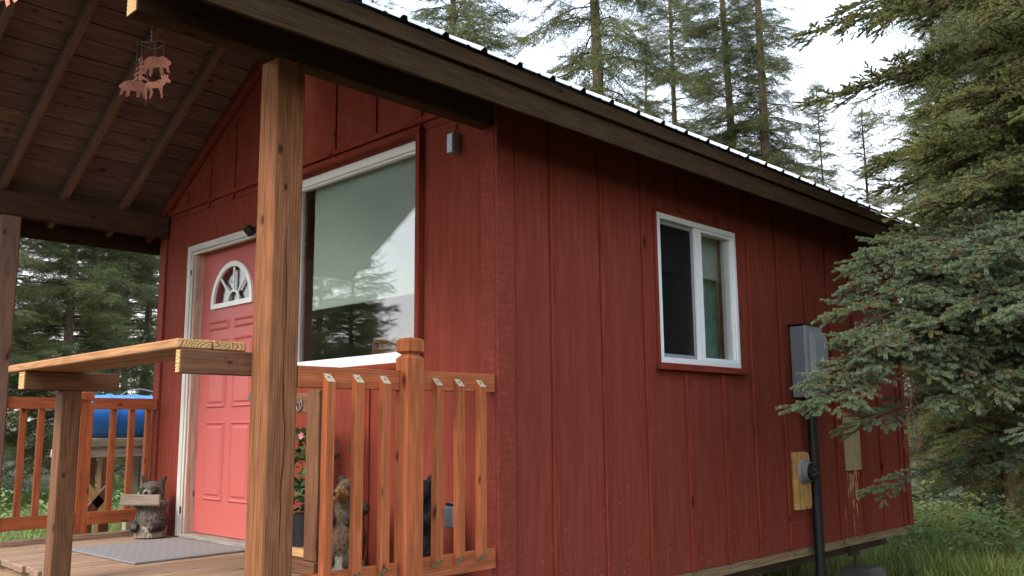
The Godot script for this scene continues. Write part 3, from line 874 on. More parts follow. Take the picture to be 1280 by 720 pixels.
func net(prims: Array, lo: Vector3, hi: Vector3, cell: float, rough: float, seed_: int) -> MB:
	var m := MB.new()
	var nz := noise(seed_, 28.0, 2)
	var nx := int((hi.x - lo.x) / cell) + 2
	var ny := int((hi.y - lo.y) / cell) + 2
	var nzz := int((hi.z - lo.z) / cell) + 2
	var f := PackedFloat32Array()
	f.resize(nx * ny * nzz)
	for k in nzz:
		for j in ny:
			for i in nx:
				var p := lo + Vector3(i, j, k) * cell
				var d := field(prims, p)
				if absf(d) < 0.03: d += rough * nz.get_noise_3d(p.x, p.y * 0.5, p.z)
				f[i + nx * (j + ny * k)] = d
	var vert := {}
	var at := func(i: int, j: int, k: int) -> int: return i + nx * (j + ny * k)
	for k in nzz - 1:
		for j in ny - 1:
			for i in nx - 1:
				var s := Vector3.ZERO
				var cnt := 0
				var base := i + nx * (j + ny * k)
				var inside := 0
				for q in 8:
					if f[base + (q & 1) + nx * (((q >> 1) & 1) + ny * (q >> 2))] < 0.0: inside += 1
				if inside == 0 or inside == 8: continue
				for e in [[0, 1], [2, 3], [4, 5], [6, 7], [0, 2], [1, 3], [4, 6], [5, 7], [0, 4], [1, 5], [2, 6], [3, 7]]:
					var qa: int = e[0]
					var qb: int = e[1]
					var fa := f[base + (qa & 1) + nx * (((qa >> 1) & 1) + ny * (qa >> 2))]
					var fb := f[base + (qb & 1) + nx * (((qb >> 1) & 1) + ny * (qb >> 2))]
					if (fa < 0.0) != (fb < 0.0):
						var t := fa / (fa - fb)
						s += Vector3(qa & 1, (qa >> 1) & 1, qa >> 2).lerp(Vector3(qb & 1, (qb >> 1) & 1, qb >> 2), t)
						cnt += 1
				vert[base] = lo + (Vector3(i, j, k) + s / cnt) * cell
	var nrm := {}
	var colr := {}
	for key in vert:
		var p: Vector3 = vert[key]
		var e := cell * 0.7
		nrm[key] = Vector3(field(prims, p + Vector3(e, 0, 0)) - field(prims, p - Vector3(e, 0, 0)), field(prims, p + Vector3(0, e, 0)) - field(prims, p - Vector3(0, e, 0)), field(prims, p + Vector3(0, 0, e)) - field(prims, p - Vector3(0, 0, e))).normalized()
		nrm[key] = (nrm[key] + Vector3(nz.get_noise_3d(p.x * 2, p.y, p.z * 2), nz.get_noise_3d(p.x * 2 + 5, p.y, p.z * 2), nz.get_noise_3d(p.x * 2, p.y, p.z * 2 + 9)) * 0.7 * rough / 0.004).normalized()
		var best := 9.0
		var cc := Color.WHITE
		for q in prims:
			var a: Vector3 = q[0]
			var ab: Vector3 = q[1] - a
			var t := 0.0
			if ab.length_squared() > 0.0: t = clampf((p - a).dot(ab) / ab.length_squared(), 0.0, 1.0)
			var d: float = ((p - a - ab * t) * (q[4] as Vector3)).length() - lerpf(q[2], q[3], t)
			if d < best:
				best = d
				cc = q[6]
		var patch := nz.get_noise_3d(p.x * 0.6, p.y * 0.3, p.z * 0.6 + 3.0)
		colr[key] = cc * (1.0 + 0.45 * patch)
	for k in range(1, nzz - 1):
		for j in range(1, ny - 1):
			for i in range(1, nx - 1):
				var base := i + nx * (j + ny * k)
				for ax in 3:
					var st: int = [1, nx, nx * ny][ax]
					if (f[base] < 0.0) == (f[base + st] < 0.0): continue
					var s1: int = [nx, nx * ny, 1][ax]
					var s2: int = [nx * ny, 1, nx][ax]
					var q := [base, base - s1, base - s1 - s2, base - s2]
					for tr in [[0, 1, 2], [0, 2, 3]]:
						var a: int = q[tr[0]]
						var b: int = q[tr[1]]
						var c: int = q[tr[2]]
						if vert.has(a) and vert.has(b) and vert.has(c):
							var l0 := m.v.size()
							m.tri(vert[a], vert[b], vert[c], nrm[a], nrm[b], nrm[c])
							for w in 3:
								for key in [a, b, c]:
									if m.v[l0 + w] == vert[key]: m.c[l0 + w] = colr[key]
	return m

func sph(c: Vector3, r: float, col: Color, squash := Vector3.ONE, blend := 0.015) -> Array:
	return [c, c, r, r, squash, blend, col]

func cap(a: Vector3, b: Vector3, ra: float, rb: float, col: Color, blend := 0.015) -> Array:
	return [a, b, ra, rb, Vector3.ONE, blend, col]

func raccoon() -> void:
	var grey := Color(0.14, 0.128, 0.12)
	var dark := Color(0.05, 0.045, 0.045)
	var pale := Color(0.34, 0.32, 0.30)
	var p := [
		cap(Vector3(0, 0.0, 0), Vector3(0, 0.03, 0), 0.112, 0.108, pale, 0.01),
		sph(Vector3(0, 0.13, 0), 0.11, grey, Vector3(1, 0.95, 1.05), 0.03),
		sph(Vector3(0, 0.22, -0.005), 0.095, grey, Vector3(1, 0.9, 1.05), 0.03),
		sph(Vector3(0, 0.325, 0.005), 0.083, grey, Vector3(0.92, 1.12, 1.05), 0.015),
		sph(Vector3(0, 0.310, 0.070), 0.034, pale, Vector3(1.0, 1.1, 0.8), 0.02),
		sph(Vector3(0, 0.318, 0.108), 0.014, dark, Vector3.ONE, 0.004),
		sph(Vector3(-0.040, 0.336, 0.062), 0.028, dark, Vector3.ONE, 0.006),
		sph(Vector3(0.040, 0.336, 0.062), 0.028, dark, Vector3.ONE, 0.006),
		[Vector3(-0.056, 0.365, -0.005), Vector3(-0.088, 0.428, -0.012), 0.030, 0.010, Vector3(1, 1, 1.35), 0.008, dark],
		[Vector3(0.056, 0.365, -0.005), Vector3(0.088, 0.428, -0.012), 0.030, 0.010, Vector3(1, 1, 1.35), 0.008, dark],
		cap(Vector3(-0.10, 0.235, 0.02), Vector3(-0.045, 0.228, 0.10), 0.033, 0.026, grey, 0.015),
		cap(Vector3(0.10, 0.235, 0.02), Vector3(0.045, 0.228, 0.10), 0.033, 0.026, grey, 0.015),
		cap(Vector3(-0.085, 0.09, 0.04), Vector3(-0.07, 0.075, 0.105), 0.045, 0.034, dark, 0.015),
		cap(Vector3(0.085, 0.09, 0.04), Vector3(0.07, 0.075, 0.105), 0.045, 0.034, dark, 0.015),
	]
	for s in [-1.0, 1.0]:
		for i in 3:
			p.append(cap(Vector3(s * (0.045 + 0.014 * i), 0.10, 0.130), Vector3(s * (0.045 + 0.014 * i), 0.072, 0.138), 0.007, 0.006, grey, 0.003))
			p.append(cap(Vector3(s * (0.025 + 0.015 * i), 0.245, 0.118), Vector3(s * (0.025 + 0.015 * i), 0.222, 0.122), 0.008, 0.007, dark, 0.003))
	var t := thing("raccoon_carving", "weathered grey chainsaw carved raccoon holding a blank board beside the salmon door", "statue", Vector3(-3.44, 0.735, 0.165))
	t.rotation.y = deg_to_rad(38)
	put("body", net(p, Vector3(-0.15, 0.0, -0.14), Vector3(0.15, 0.45, 0.16), 0.0075, 0.006, 81).mesh(), M.carved_paint, t)
	plank("sign_board", Vector3(0.30, 0.08, 0.02), Vector3(-0.02, 0.272, 0.135), M.sign_wood, t, 0.006, Basis(Vector3(0, 0, 1), -0.01))

func bear(where: Vector3, turn: float, sc: float, fur: Color, dark: Color, muzzle: Color, base_c: Color, called: String, label: String, seed_: int) -> Node3D:
	var p := [
		cap(Vector3(0, 0.0, 0), Vector3(0, 0.06, 0), 0.105, 0.095, base_c, 0.01),
		sph(Vector3(0, 0.20, 0), 0.10, fur, Vector3(1, 0.78, 1.0), 0.03),
		sph(Vector3(0, 0.33, 0), 0.085, fur, Vector3(0.95, 0.85, 1.05), 0.03),
		sph(Vector3(0, 0.46, 0.01), 0.072, fur, Vector3(1, 1, 1), 0.02),
		cap(Vector3(0, 0.45, 0.05), Vector3(0, 0.445, 0.115), 0.046, 0.034, muzzle, 0.012),
		sph(Vector3(0, 0.458, 0.148), 0.014, dark, Vector3.ONE, 0.004),
		sph(Vector3(-0.03, 0.485, 0.072), 0.009, dark, Vector3.ONE, 0.003),
		sph(Vector3(0.03, 0.485, 0.072), 0.009, dark, Vector3.ONE, 0.003),
		sph(Vector3(-0.055, 0.525, -0.005), 0.024, dark, Vector3(1, 1, 1.5), 0.008),
		sph(Vector3(0.055, 0.525, -0.005), 0.024, dark, Vector3(1, 1, 1.5), 0.008),
		cap(Vector3(-0.095, 0.37, 0.0), Vector3(-0.06, 0.31, 0.095), 0.036, 0.030, dark, 0.015),
		cap(Vector3(0.095, 0.37, 0.0), Vector3(0.06, 0.31, 0.095), 0.036, 0.030, dark, 0.015),
		cap(Vector3(-0.06, 0.13, 0.02), Vector3(-0.06, 0.085, 0.085), 0.05, 0.034, dark, 0.015),
		cap(Vector3(0.06, 0.13, 0.02), Vector3(0.06, 0.085, 0.085), 0.05, 0.034, dark, 0.015),
	]
	var t := thing(called, label, "statue", where, "carved bears by the wall")
	t.rotation.y = turn
	t.scale = Vector3.ONE * sc
	put("body", net(p, Vector3(-0.15, 0.0, -0.13), Vector3(0.15, 0.57, 0.16), 0.009, 0.006, seed_).mesh(), M.carved_paint, t)
	return t

# ---------------------------------------------------------------- wind chimes
func shape_bear() -> PackedVector2Array:
	return PackedVector2Array([Vector2(-0.5, 0.10), Vector2(-0.46, 0.20), Vector2(-0.36, 0.26), Vector2(-0.30, 0.33), Vector2(-0.16, 0.38), Vector2(-0.02, 0.34), Vector2(0.16, 0.36), Vector2(0.34, 0.33), Vector2(0.44, 0.22), Vector2(0.47, 0.05), Vector2(0.45, -0.20), Vector2(0.47, -0.30), Vector2(0.36, -0.31), Vector2(0.33, -0.16), Vector2(0.26, -0.08), Vector2(0.24, -0.28), Vector2(0.12, -0.30), Vector2(0.14, -0.08), Vector2(-0.08, -0.02), Vector2(-0.14, -0.26), Vector2(-0.27, -0.28), Vector2(-0.22, -0.06), Vector2(-0.32, -0.04), Vector2(-0.38, -0.20), Vector2(-0.49, -0.22), Vector2(-0.40, 0.02), Vector2(-0.44, 0.05)])

func shape_tree() -> PackedVector2Array:
	var p := PackedVector2Array()
	var n := 6
	for s in [-1.0, 1.0]:
		for i in n:
			var k := i if s > 0 else n - 1 - i
			var w := 0.07 + 0.055 * k
			var y := 0.5 - 0.15 * k
			var a := [Vector2(s * 0.03, y), Vector2(s * w, y - 0.13), Vector2(s * w * 0.9, y - 0.155), Vector2(s * 0.05, y - 0.09)]
			if s < 0: a.reverse()
			p.append_array(PackedVector2Array(a))
		if s > 0: p.append_array(PackedVector2Array([Vector2(0.03, -0.40), Vector2(0.03, -0.5)]))
		else: p.append(Vector2(0.0, 0.58))
		if s > 0: p.append_array(PackedVector2Array([Vector2(-0.03, -0.5), Vector2(-0.03, -0.40)]))
	return p

func shape_moose() -> PackedVector2Array:
	return PackedVector2Array([Vector2(-0.45, 0.12), Vector2(-0.36, 0.22), Vector2(-0.05, 0.18), Vector2(0.10, 0.24), Vector2(0.20, 0.22), Vector2(0.16, 0.32), Vector2(0.20, 0.44), Vector2(0.26, 0.33), Vector2(0.32, 0.44), Vector2(0.36, 0.32), Vector2(0.46, 0.38), Vector2(0.44, 0.22), Vector2(0.54, 0.12), Vector2(0.50, 0.04), Vector2(0.38, 0.08), Vector2(0.30, 0.02), Vector2(0.22, -0.06), Vector2(0.18, -0.25), Vector2(0.19, -0.50), Vector2(0.12, -0.50), Vector2(0.10, -0.22), Vector2(0.03, -0.08), Vector2(-0.20, -0.06), Vector2(-0.16, -0.25), Vector2(-0.28, -0.45), Vector2(-0.34, -0.42), Vector2(-0.28, -0.22), Vector2(-0.36, -0.05), Vector2(-0.40, -0.25), Vector2(-0.42, -0.44), Vector2(-0.48, -0.43), Vector2(-0.47, -0.08)])

func wire(parent: Node3D, called: String, pts: Array, r: float, m: Material) -> void:
	var b := MB.new()
	var rr := []
	for i in pts.size(): rr.append(r)
	b.tube(pts, rr, 5)
	put(called, b.mesh(), m, parent)

func plate(parent: Node3D, called: String, poly: PackedVector2Array, size: float, at: Vector3, turn: float, tilt := 0.0, flip := 1.0) -> void:
	var q := PackedVector2Array()
	for v in poly: q.append(Vector2(v.x * flip, v.y) * size)
	var b := MB.new()
	b.prism(q, 0.0012, Transform3D(Basis(Vector3.UP, turn) * Basis(Vector3(0, 0, 1), tilt), at))
	put(called, b.mesh(), M.copper, parent)

func chime(where: Vector3, label: String) -> void:
	var t := thing("wind_chime", label, "wind chime", where, "copper wind chimes under the porch roof")
	wire(t, "cord", [Vector3(0, 0.15, 0), Vector3(0, 0, 0)], 0.001, M.steel_wire)
	var hook := []
	for i in 9:
		var a := TAU * i / 8.0 + PI / 2
		hook.append(Vector3(cos(a) * 0.012, -0.045 + sin(a) * 0.012, 0))
	wire(t, "hook", [Vector3(0, 0, 0), Vector3(0, -0.033, 0)] + hook, 0.0014, M.steel_wire)
	for i in 3:
		var bm := SphereMesh.new()
		bm.radius = 0.008; bm.height = 0.018; bm.radial_segments = 10; bm.rings = 6
		put("bead", bm, M.steel_wire, t, Vector3(0.002 * i, -0.075 - 0.026 * i, 0))
	wire(t, "hanger", [Vector3(0, -0.057, 0), Vector3(0.002, -0.1, 0), Vector3(0, -0.15, 0)], 0.001, M.steel_wire)
	var right := Vector3(0.716, 0, -0.698)
	var fwd := Vector3(0.698, 0, 0.716)
	for s in [-1.0, 1.0]:
		var pts := []
		for i in 9:
			var a := PI * i / 8.0
			pts.append(right * (-cos(a) * 0.085) + fwd * (s * sin(a) * 0.05) + Vector3(0, -0.155 + 0.01 * sin(a * 3.0), 0))
		wire(t, "ring", pts, 0.0014, M.steel_wire)
	for q in [[-0.085, 0.0, -0.40], [-0.045, 0.03, -0.30], [0.04, 0.03, -0.29], [0.075, -0.02, -0.42]]:
		wire(t, "string", [right * q[0] + fwd * q[1] + Vector3(0, -0.155, 0), right * q[0] + fwd * q[1] + Vector3(0, q[2], 0)], 0.0012, M.steel_wire)
	var turn := deg_to_rad(44)
	plate(t, "bear_plate", shape_bear(), 0.18, right * 0.058 + fwd * 0.03 + Vector3(0, -0.315, 0), turn, -0.06, -1.0)
	plate(t, "tree_plate", shape_tree(), 0.25, right * -0.045 + fwd * 0.02 + Vector3(0, -0.385, 0), turn)
	plate(t, "bear_plate", shape_bear(), 0.165, right * -0.075 + fwd * 0.05 + Vector3(0, -0.475, 0), turn + 0.2, 0.05)
	plate(t, "moose_plate", shape_moose(), 0.17, right * 0.072 + fwd * 0.045 + Vector3(0, -0.45, 0), turn - 0.1, 0.12)
	for q in [[-0.04, -0.285], [-0.05, -0.40], [0.035, -0.385], [0.01, -0.47]]:
		var bm := SphereMesh.new()
		bm.radius = 0.008; bm.height = 0.02; bm.radial_segments = 10; bm.rings = 6
		put("bead", bm, M.steel_wire, t, right * q[0] + fwd * 0.06 + Vector3(0, q[1], 0))
	wire(t, "string", [right * -0.01 + Vector3(0, -0.155, 0), right * -0.012 + Vector3(0, -0.60, 0)], 0.0007, M.steel_wire)
	plate(t, "clapper", shape_tree(), 0.07, right * -0.012 + Vector3(0, -0.60, 0), turn + 1.2)

# ---------------------------------------------------------------- the rest
func build_small_things() -> void:
	raccoon()
	bear(Vector3(-0.868, 0.735, 0.26), deg_to_rad(20), 0.95, Color(0.12, 0.085, 0.06), Color(0.05, 0.045, 0.042), Color(0.30, 0.16, 0.06), Color(0.27, 0.27, 0.27), "bear_carving", "brown carved wooden bear standing on the deck behind the balusters", 91)
	var b2 := bear(Vector3(-0.33, 0.735, 0.22), deg_to_rad(20), 0.98, Color(0.016, 0.016, 0.018), Color(0.012, 0.012, 0.012), Color(0.03, 0.028, 0.027), Color(0.13, 0.15, 0.18), "bear_carving", "black carved bear with a silver fish behind the near railing post", 97)
	var fish := PackedVector2Array()
	for i in 12:
		var a := TAU * i / 12.0
		fish.append(Vector2(cos(a) * 0.028 * (1.0 - 0.5 * maxf(0.0, -sin(a))), sin(a) * 0.13))
	var fm := MB.new()
	fm.prism(fish, 0.02, Transform3D(Basis(Vector3(0, 0, 1), 0.15), Vector3(-0.02, 0.31, 0.115)))
	put("fish", fm.mesh(), M.galvanized, b2)
	chime(Vector3(-2.197, 4.065, 0.888), "copper chime with bear, moose and tree plates hanging below the porch rafters in full view")
	# a second ornament, only its lowest plates hang into the picture
	var t2 := thing("wind_chime", "bright copper plates of a second chime cut off at the upper left corner", "wind chime", Vector3(-1.52, 4.30, 1.93), "copper wind chimes under the porch roof")
	wire(t2, "hanger", [Vector3(0, 0.0, 0), Vector3(0, -0.66, 0)], 0.001, M.steel_wire)
	plate(t2, "bear_plate", shape_bear(), 0.20, Vector3(0.0, -0.70, 0.0), deg_to_rad(30), 0.4)
	plate(t2, "tree_plate", shape_tree(), 0.18, Vector3(-0.04, -0.73, 0.04), deg_to_rad(80), -0.2)
	# door mat
	var mm := MB.new()
	mm.box(Vector3(1.0, 0.012, 0.76), 0.004, 0, Vector2(0.1, 0.2), null, Transform3D.IDENTITY, Vector2(1.0, 1.0))
	var dm := put("door_mat", mm.mesh(), M.mat_cloth, self, Vector3(-2.68, EY - 0.762, 0.455), Basis(Vector3.UP, 0.02))
	dm.set_meta("label", "grey ribbed carpet mat lying on the deck before the door"); dm.set_meta("category", "mat")
	# boxes on the front wall
	var e := thing("junction_box", "small grey electrical box high on the front wall beside the cabin corner", "box", Vector3(-0.302, EY + 1.512, 0.0))
	plank("housing", Vector3(0.052, 0.115, 0.05), Vector3(0, 0, 0.026), M.grey_plastic, e, 0.005)
	plank("cover", Vector3(0.044, 0.106, 0.006), Vector3(0, -0.002, 0.0545), M.galvanized, e, 0.003)
	wire(e, "cable", [Vector3(0.008, 0.057, 0.02), Vector3(0.010, 0.07, 0.028), Vector3(0.002, 0.085, 0.012), Vector3(0.0, 0.12, 0.006)], 0.003, M.black_plastic)
	var o := thing("outlet_box", "grey weatherproof outlet box low on the front wall behind the balusters", "box", Vector3(-0.30, EY - 0.435, 0.0))
	plank("housing", Vector3(0.075, 0.12, 0.05), Vector3(0, 0, 0.026), M.grey_plastic, o, 0.006)
	plank("flip_cover", Vector3(0.068, 0.10, 0.012), Vector3(0, -0.006, 0.058), M.grey_paint_light, o, 0.004)
	plank("hinge", Vector3(0.05, 0.012, 0.016), Vector3(0, 0.056, 0.056), M.black_plastic, o, 0.004)
	# corner light sensor by the door head
	var sl := thing("porch_sensor", "small black wedge shaped sensor at the top corner of the white door casing", "sensor", Vector3(-2.36, EY + 1.37, 0.023))
	plank("bracket", Vector3(0.05, 0.05, 0.012), Vector3(0, 0, 0.007), M.black_plastic, sl, 0.003)
	plank("head", Vector3(0.055, 0.07, 0.05), Vector3(0.0, -0.012, 0.045), M.black_plastic, sl, 0.008, Basis(Vector3(0, 0, 1), 0.6) * Basis(Vector3.RIGHT, 0.4))
	build_utilities()
	build_barrel()
	build_planter()
	# behind the glass
	var bl := thing("roller_blind", "pale grey green roller blind half lowered behind the big front window", "blind")
	slab("cloth", Vector3(-1.835, 0.785, -0.118), Vector3(-0.60, 1.72, -0.116), M.blind_cloth, bl, 0.0)
	slab("hem_bar", Vector3(-1.835, 0.765, -0.122), Vector3(-0.60, 0.7845, -0.112), M.blind_cloth, bl, 0.003)
	var bl2 := thing("roller_blind", "short green grey roller blind at the top of the side window", "blind")
	slab("cloth", Vector3(-0.135, 1.02, -2.34), Vector3(-0.133, 1.40, -1.36), M.blind_cloth, bl2, 0.0)
	slab("hem_bar", Vector3(-0.139, 1.0, -2.34), Vector3(-0.129, 1.0195, -1.36), M.blind_cloth, bl2, 0.003)
	var cu := MB.new()
	var prev := Vector3.ZERO
	for i in 16:
		var z := -2.36 + 0.012 * i
		var p := Vector3(-0.19 + 0.018 * sin(i * 1.1), 0, z)
		if i > 0: cu.quad(prev + Vector3(0, EY - 0.3, 0), p + Vector3(0, EY - 0.3, 0), p + Vector3(0, EY + 1.45, 0), prev + Vector3(0, EY + 1.45, 0), Vector3.RIGHT, Vector2(i * 0.05, 0), Vector2(i * 0.05 + 0.05, 0), Vector2(i * 0.05 + 0.05, 3), Vector2(i * 0.05, 3))
		prev = p
	var co := put("curtain", cu.mesh(), M.curtain_cloth, self)
	co.set_meta("label", "pale green curtain drawn to the far side of the side window"); co.set_meta("category", "curtain")
	var cb := thing("cabinet", "brown wooden cabinet standing inside behind the front window", "cabinet")
	slab("carcass", Vector3(-1.85, -0.775, -1.05), Vector3(-1.0, 0.62, -0.62), M.cabinet_wood, cb, 0.006)
	for x in [-1.84, -1.42]:
		slab("door", Vector3(x, -0.70, -0.618), Vector3(x + 0.405, 0.58, -0.60), M.cabinet_wood, cb, 0.006)
	var bp := thing("bunk_post", "pale wooden post standing inside behind the side window", "post")
	slab("shaft", Vector3(-0.62, -0.775, -2.86), Vector3(-0.53, 1.2, -2.77), M.cabinet_wood, bp, 0.006)

func build_utilities() -> void:
	var mb := thing("meter_box", "grey electric meter cabinet on the red side wall half hidden by spruce twigs", "box", Vector3(0, 0, 0))
	slab("housing", Vector3(0.015, 0.20, -3.30), Vector3(0.118, 0.722, -3.035), M.grey_paint, mb, 0.004)
	slab("door", Vector3(0.1185, 0.215, -3.303), Vector3(0.140, 0.728, -3.032), M.grey_paint_light, mb, 0.005)
	var hood := MB.new()
	var prof := PackedVector2Array()
	for q in [Vector2(0, 0.30), Vector2(0.0, 0.66), Vector2(0.01, 0.675), Vector2(0.022, 0.672), Vector2(0.034, 0.655), Vector2(0.045, 0.61), Vector2(0.045, 0.33), Vector2(0.03, 0.30)]: prof.append(q)
	hood.prism(prof, 0.20, Transform3D(Basis(Vector3(1, 0, 0), Vector3(0, 1, 0), Vector3(0, 0, 1)), Vector3(0.1405, EY, -3.285)))
	put("raised_cover", hood.mesh(), M.grey_paint_light, mb)
	slab("seal_tag", Vector3(0.186, 0.455, -3.20), Vector3(0.189, 0.49, -3.175), M.white_label, mb, 0.001)
	slab("rain_lip", Vector3(0.0, 0.7285, -3.315), Vector3(0.15, 0.735, -3.02), M.black_plastic, mb, 0.002)
	var pi := thing("conduit_pipe", "thick black conduit pipe running down the side wall into the ground", "pipe", Vector3(0, 0, 0))
	var b := MB.new()
	b.tube([Vector3(0.052, 0.0, -3.235), Vector3(0.052, EY + 0.199, -3.235)], [0.036, 0.036], 18)
	put("tube", b.mesh(), M.black_plastic, pi)
	slab("strap", Vector3(0.002, -0.90, -3.30), Vector3(0.015, -0.878, -3.17), M.galvanized, pi, 0.003)
	wire(pi, "bond_wire", [Vector3(0.02, EY + 0.19, -3.36), Vector3(0.008, EY - 0.1, -3.345), Vector3(0.02, EY - 0.4, -3.362), Vector3(0.006, EY - 0.7, -3.35), Vector3(0.012, EY - 1.2, -3.35)], 0.0025, M.black_plastic)
	# inlet on its wooden block
	var bk := thing("power_inlet", "round grey power inlet on a rounded pine block beside the black pipe", "inlet", Vector3(0, 0, 0))
	var poly := PackedVector2Array([Vector2(-2.975, -0.60), Vector2(-3.165, -0.60), Vector2(-3.182, -0.585), Vector2(-3.188, -0.55), Vector2(-3.184, -0.23), Vector2(-3.166, -0.205), Vector2(-3.13, -0.195), Vector2(-2.975, -0.195)])
	var pb := MB.new()
	pb.prism(poly, 0.038, Transform3D(Basis(Vector3(0, 0, 1), Vector3(0, 1, 0), Vector3(1, 0, 0)), Vector3(0.001, EY, 0)))
	put("block", pb.mesh(), M.pine_block, bk)
	var c := Vector3(0.0395, EY - 0.335, -3.075)
	var X := Vector3.RIGHT
	for q in [["flange", 0.0, 0.02, 0.090, 0.088, "grey_plastic"], ["collar", 0.0205, 0.062, 0.080, 0.072, "grey_paint"], ["cap", 0.0625, 0.085, 0.064, 0.058, "black_plastic"]]:
		var m := MB.new()
		m.tube([c + X * q[1], c + X * (q[2] - 0.004), c + X * q[2]], [q[3], q[4], q[4] - 0.005], 24)
		put(q[0], m.mesh(), M[q[5]], bk)
	for a in 3:
		var m := MB.new()
		var d := Vector3(0, cos(a * TAU / 3 + 0.4), sin(a * TAU / 3 + 0.4)) * 0.022
		m.tube([c + X * 0.0853 + d, c + X * 0.105 + d], [0.007, 0.006], 8)
		put("prong", m.mesh(), M.galvanized, bk)
	# plywood patch with scraped paint under it
	var pp := thing("plywood_patch", "bare plywood patch screwed on the red side wall near the far corner", "panel", Vector3(0, 0, 0))
	slab("sheet", Vector3(0.001, -0.362, -4.145), Vector3(0.014, 0.06, -3.855), M.plywood, pp, 0.002, null, 1)
	for q in [[-3.88, 0.03], [-4.12, 0.03], [-3.88, -0.33], [-4.12, -0.33]]:
		var m := MB.new()
		m.tube([Vector3(0.0142, EY + q[1], q[0]), Vector3(0.0158, EY + q[1], q[0])], [0.005, 0.004], 8)
		put("screw", m.mesh(), M.galvanized, pp)
	var chips := MB.new()
	var r2 := RandomNumberGenerator.new()
	r2.seed = 8
	for i in 38:
		var z := -3.98 + r2.randfn() * 0.055
		var y0 := -0.365 - absf(r2.randfn()) * (0.11 if i < 30 else 0.26)
		var ln := r2.randf_range(0.02, 0.10)
		var wd := r2.randf_range(0.003, 0.012) * (1.0 if i < 30 else 0.6)
		var x := 0.0012 + i * 0.00001
		chips.flat(Vector3(x, EY + y0, z - wd), Vector3(x, EY + y0 + 0.006, z + wd), Vector3(x, EY + y0 - ln, z + r2.randf_range(-1, 1) * wd), Vector3.RIGHT, Vector2(z, y0), Vector2(z + 0.1, y0), Vector2(z, y0 - ln))
		chips.flat(Vector3(x, EY + y0, z - wd), Vector3(x, EY + y0 + 0.006, z + wd), Vector3(x, EY + y0 + ln * 0.35, z), Vector3.RIGHT, Vector2(z, y0), Vector2(z + 0.1, y0), Vector2(z, y0 + ln))
	put("paint_scrape", chips.mesh(), M.bare_wood, pp).set_meta("kind", "stuff")
	# pier block under the main beam
	for q in [[-4.42, "grey concrete pier block under the far end of the cabin beam"], [-2.2, "dark concrete pier block under the middle of the cabin beam"]]:
		var pr := thing("pier_block", q[1], "pier", Vector3(-0.16, 0, q[0]), "pier blocks under the cabin")
		var m := MB.new()
		var rows := [[-0.1, 0.20], [0.06, 0.20], [0.315, 0.13], [0.33, 0.115]]
		for i in 3:
			for k in 4:
				var a0 := PI / 4 + k * PI / 2
				var a1 := a0 + PI / 2
				var ra: float = rows[i][1] * sqrt(2)
				var rb: float = rows[i + 1][1] * sqrt(2)
				m.quad(Vector3(cos(a0) * ra, rows[i][0], sin(a0) * ra), Vector3(cos(a1) * ra, rows[i][0], sin(a1) * ra), Vector3(cos(a1) * rb, rows[i + 1][0], sin(a1) * rb), Vector3(cos(a0) * rb, rows[i + 1][0], sin(a0) * rb), Vector3(cos(a0 + PI / 4), 0.1, sin(a0 + PI / 4)), Vector2(k, 0), Vector2(k + 1, 0), Vector2(k + 1, 1), Vector2(k, 1))
		m.quad(Vector3(-0.115, 0.33, -0.115), Vector3(0.115, 0.33, -0.115), Vector3(0.115, 0.33, 0.115), Vector3(-0.115, 0.33, 0.115), Vector3.UP, Vector2(0, 0), Vector2(1, 0), Vector2(1, 1), Vector2(0, 1))
		put("block", m.mesh(), M.concrete, pr)
		var rm := MB.new()
		rm.tube([Vector3(-0.05, 0.33, 0.0), Vector3(-0.05, 0.435, 0.0)], [0.012, 0.012], 10)
		put("bolt", rm.mesh(), M.beam_wood, pr)
	# dead roots and sticks under the cabin edge
	var sm := MB.new()
	for i in 150:
		var p := Vector3(r2.randf_range(-1.4, 0.1), r2.randf_range(0.0, 0.16), r2.randf_range(-4.3, -2.6))
		var d := Vector3(r2.randfn(), r2.randfn() * 0.5, r2.randfn()).normalized() * r2.randf_range(0.1, 0.35)
		sm.tube([p, p + d * 0.5 + Vector3(0, r2.randf_range(0, 0.06), 0), p + d], [0.009, 0.006, 0.003], 4, false)
	var so := put("dead_sticks", sm.mesh(), M.dead_twig, self)
	so.set_meta("kind", "stuff"); so.set_meta("label", "tangle of grey dead sticks and roots under the cabin edge"); so.set_meta("category", "sticks")

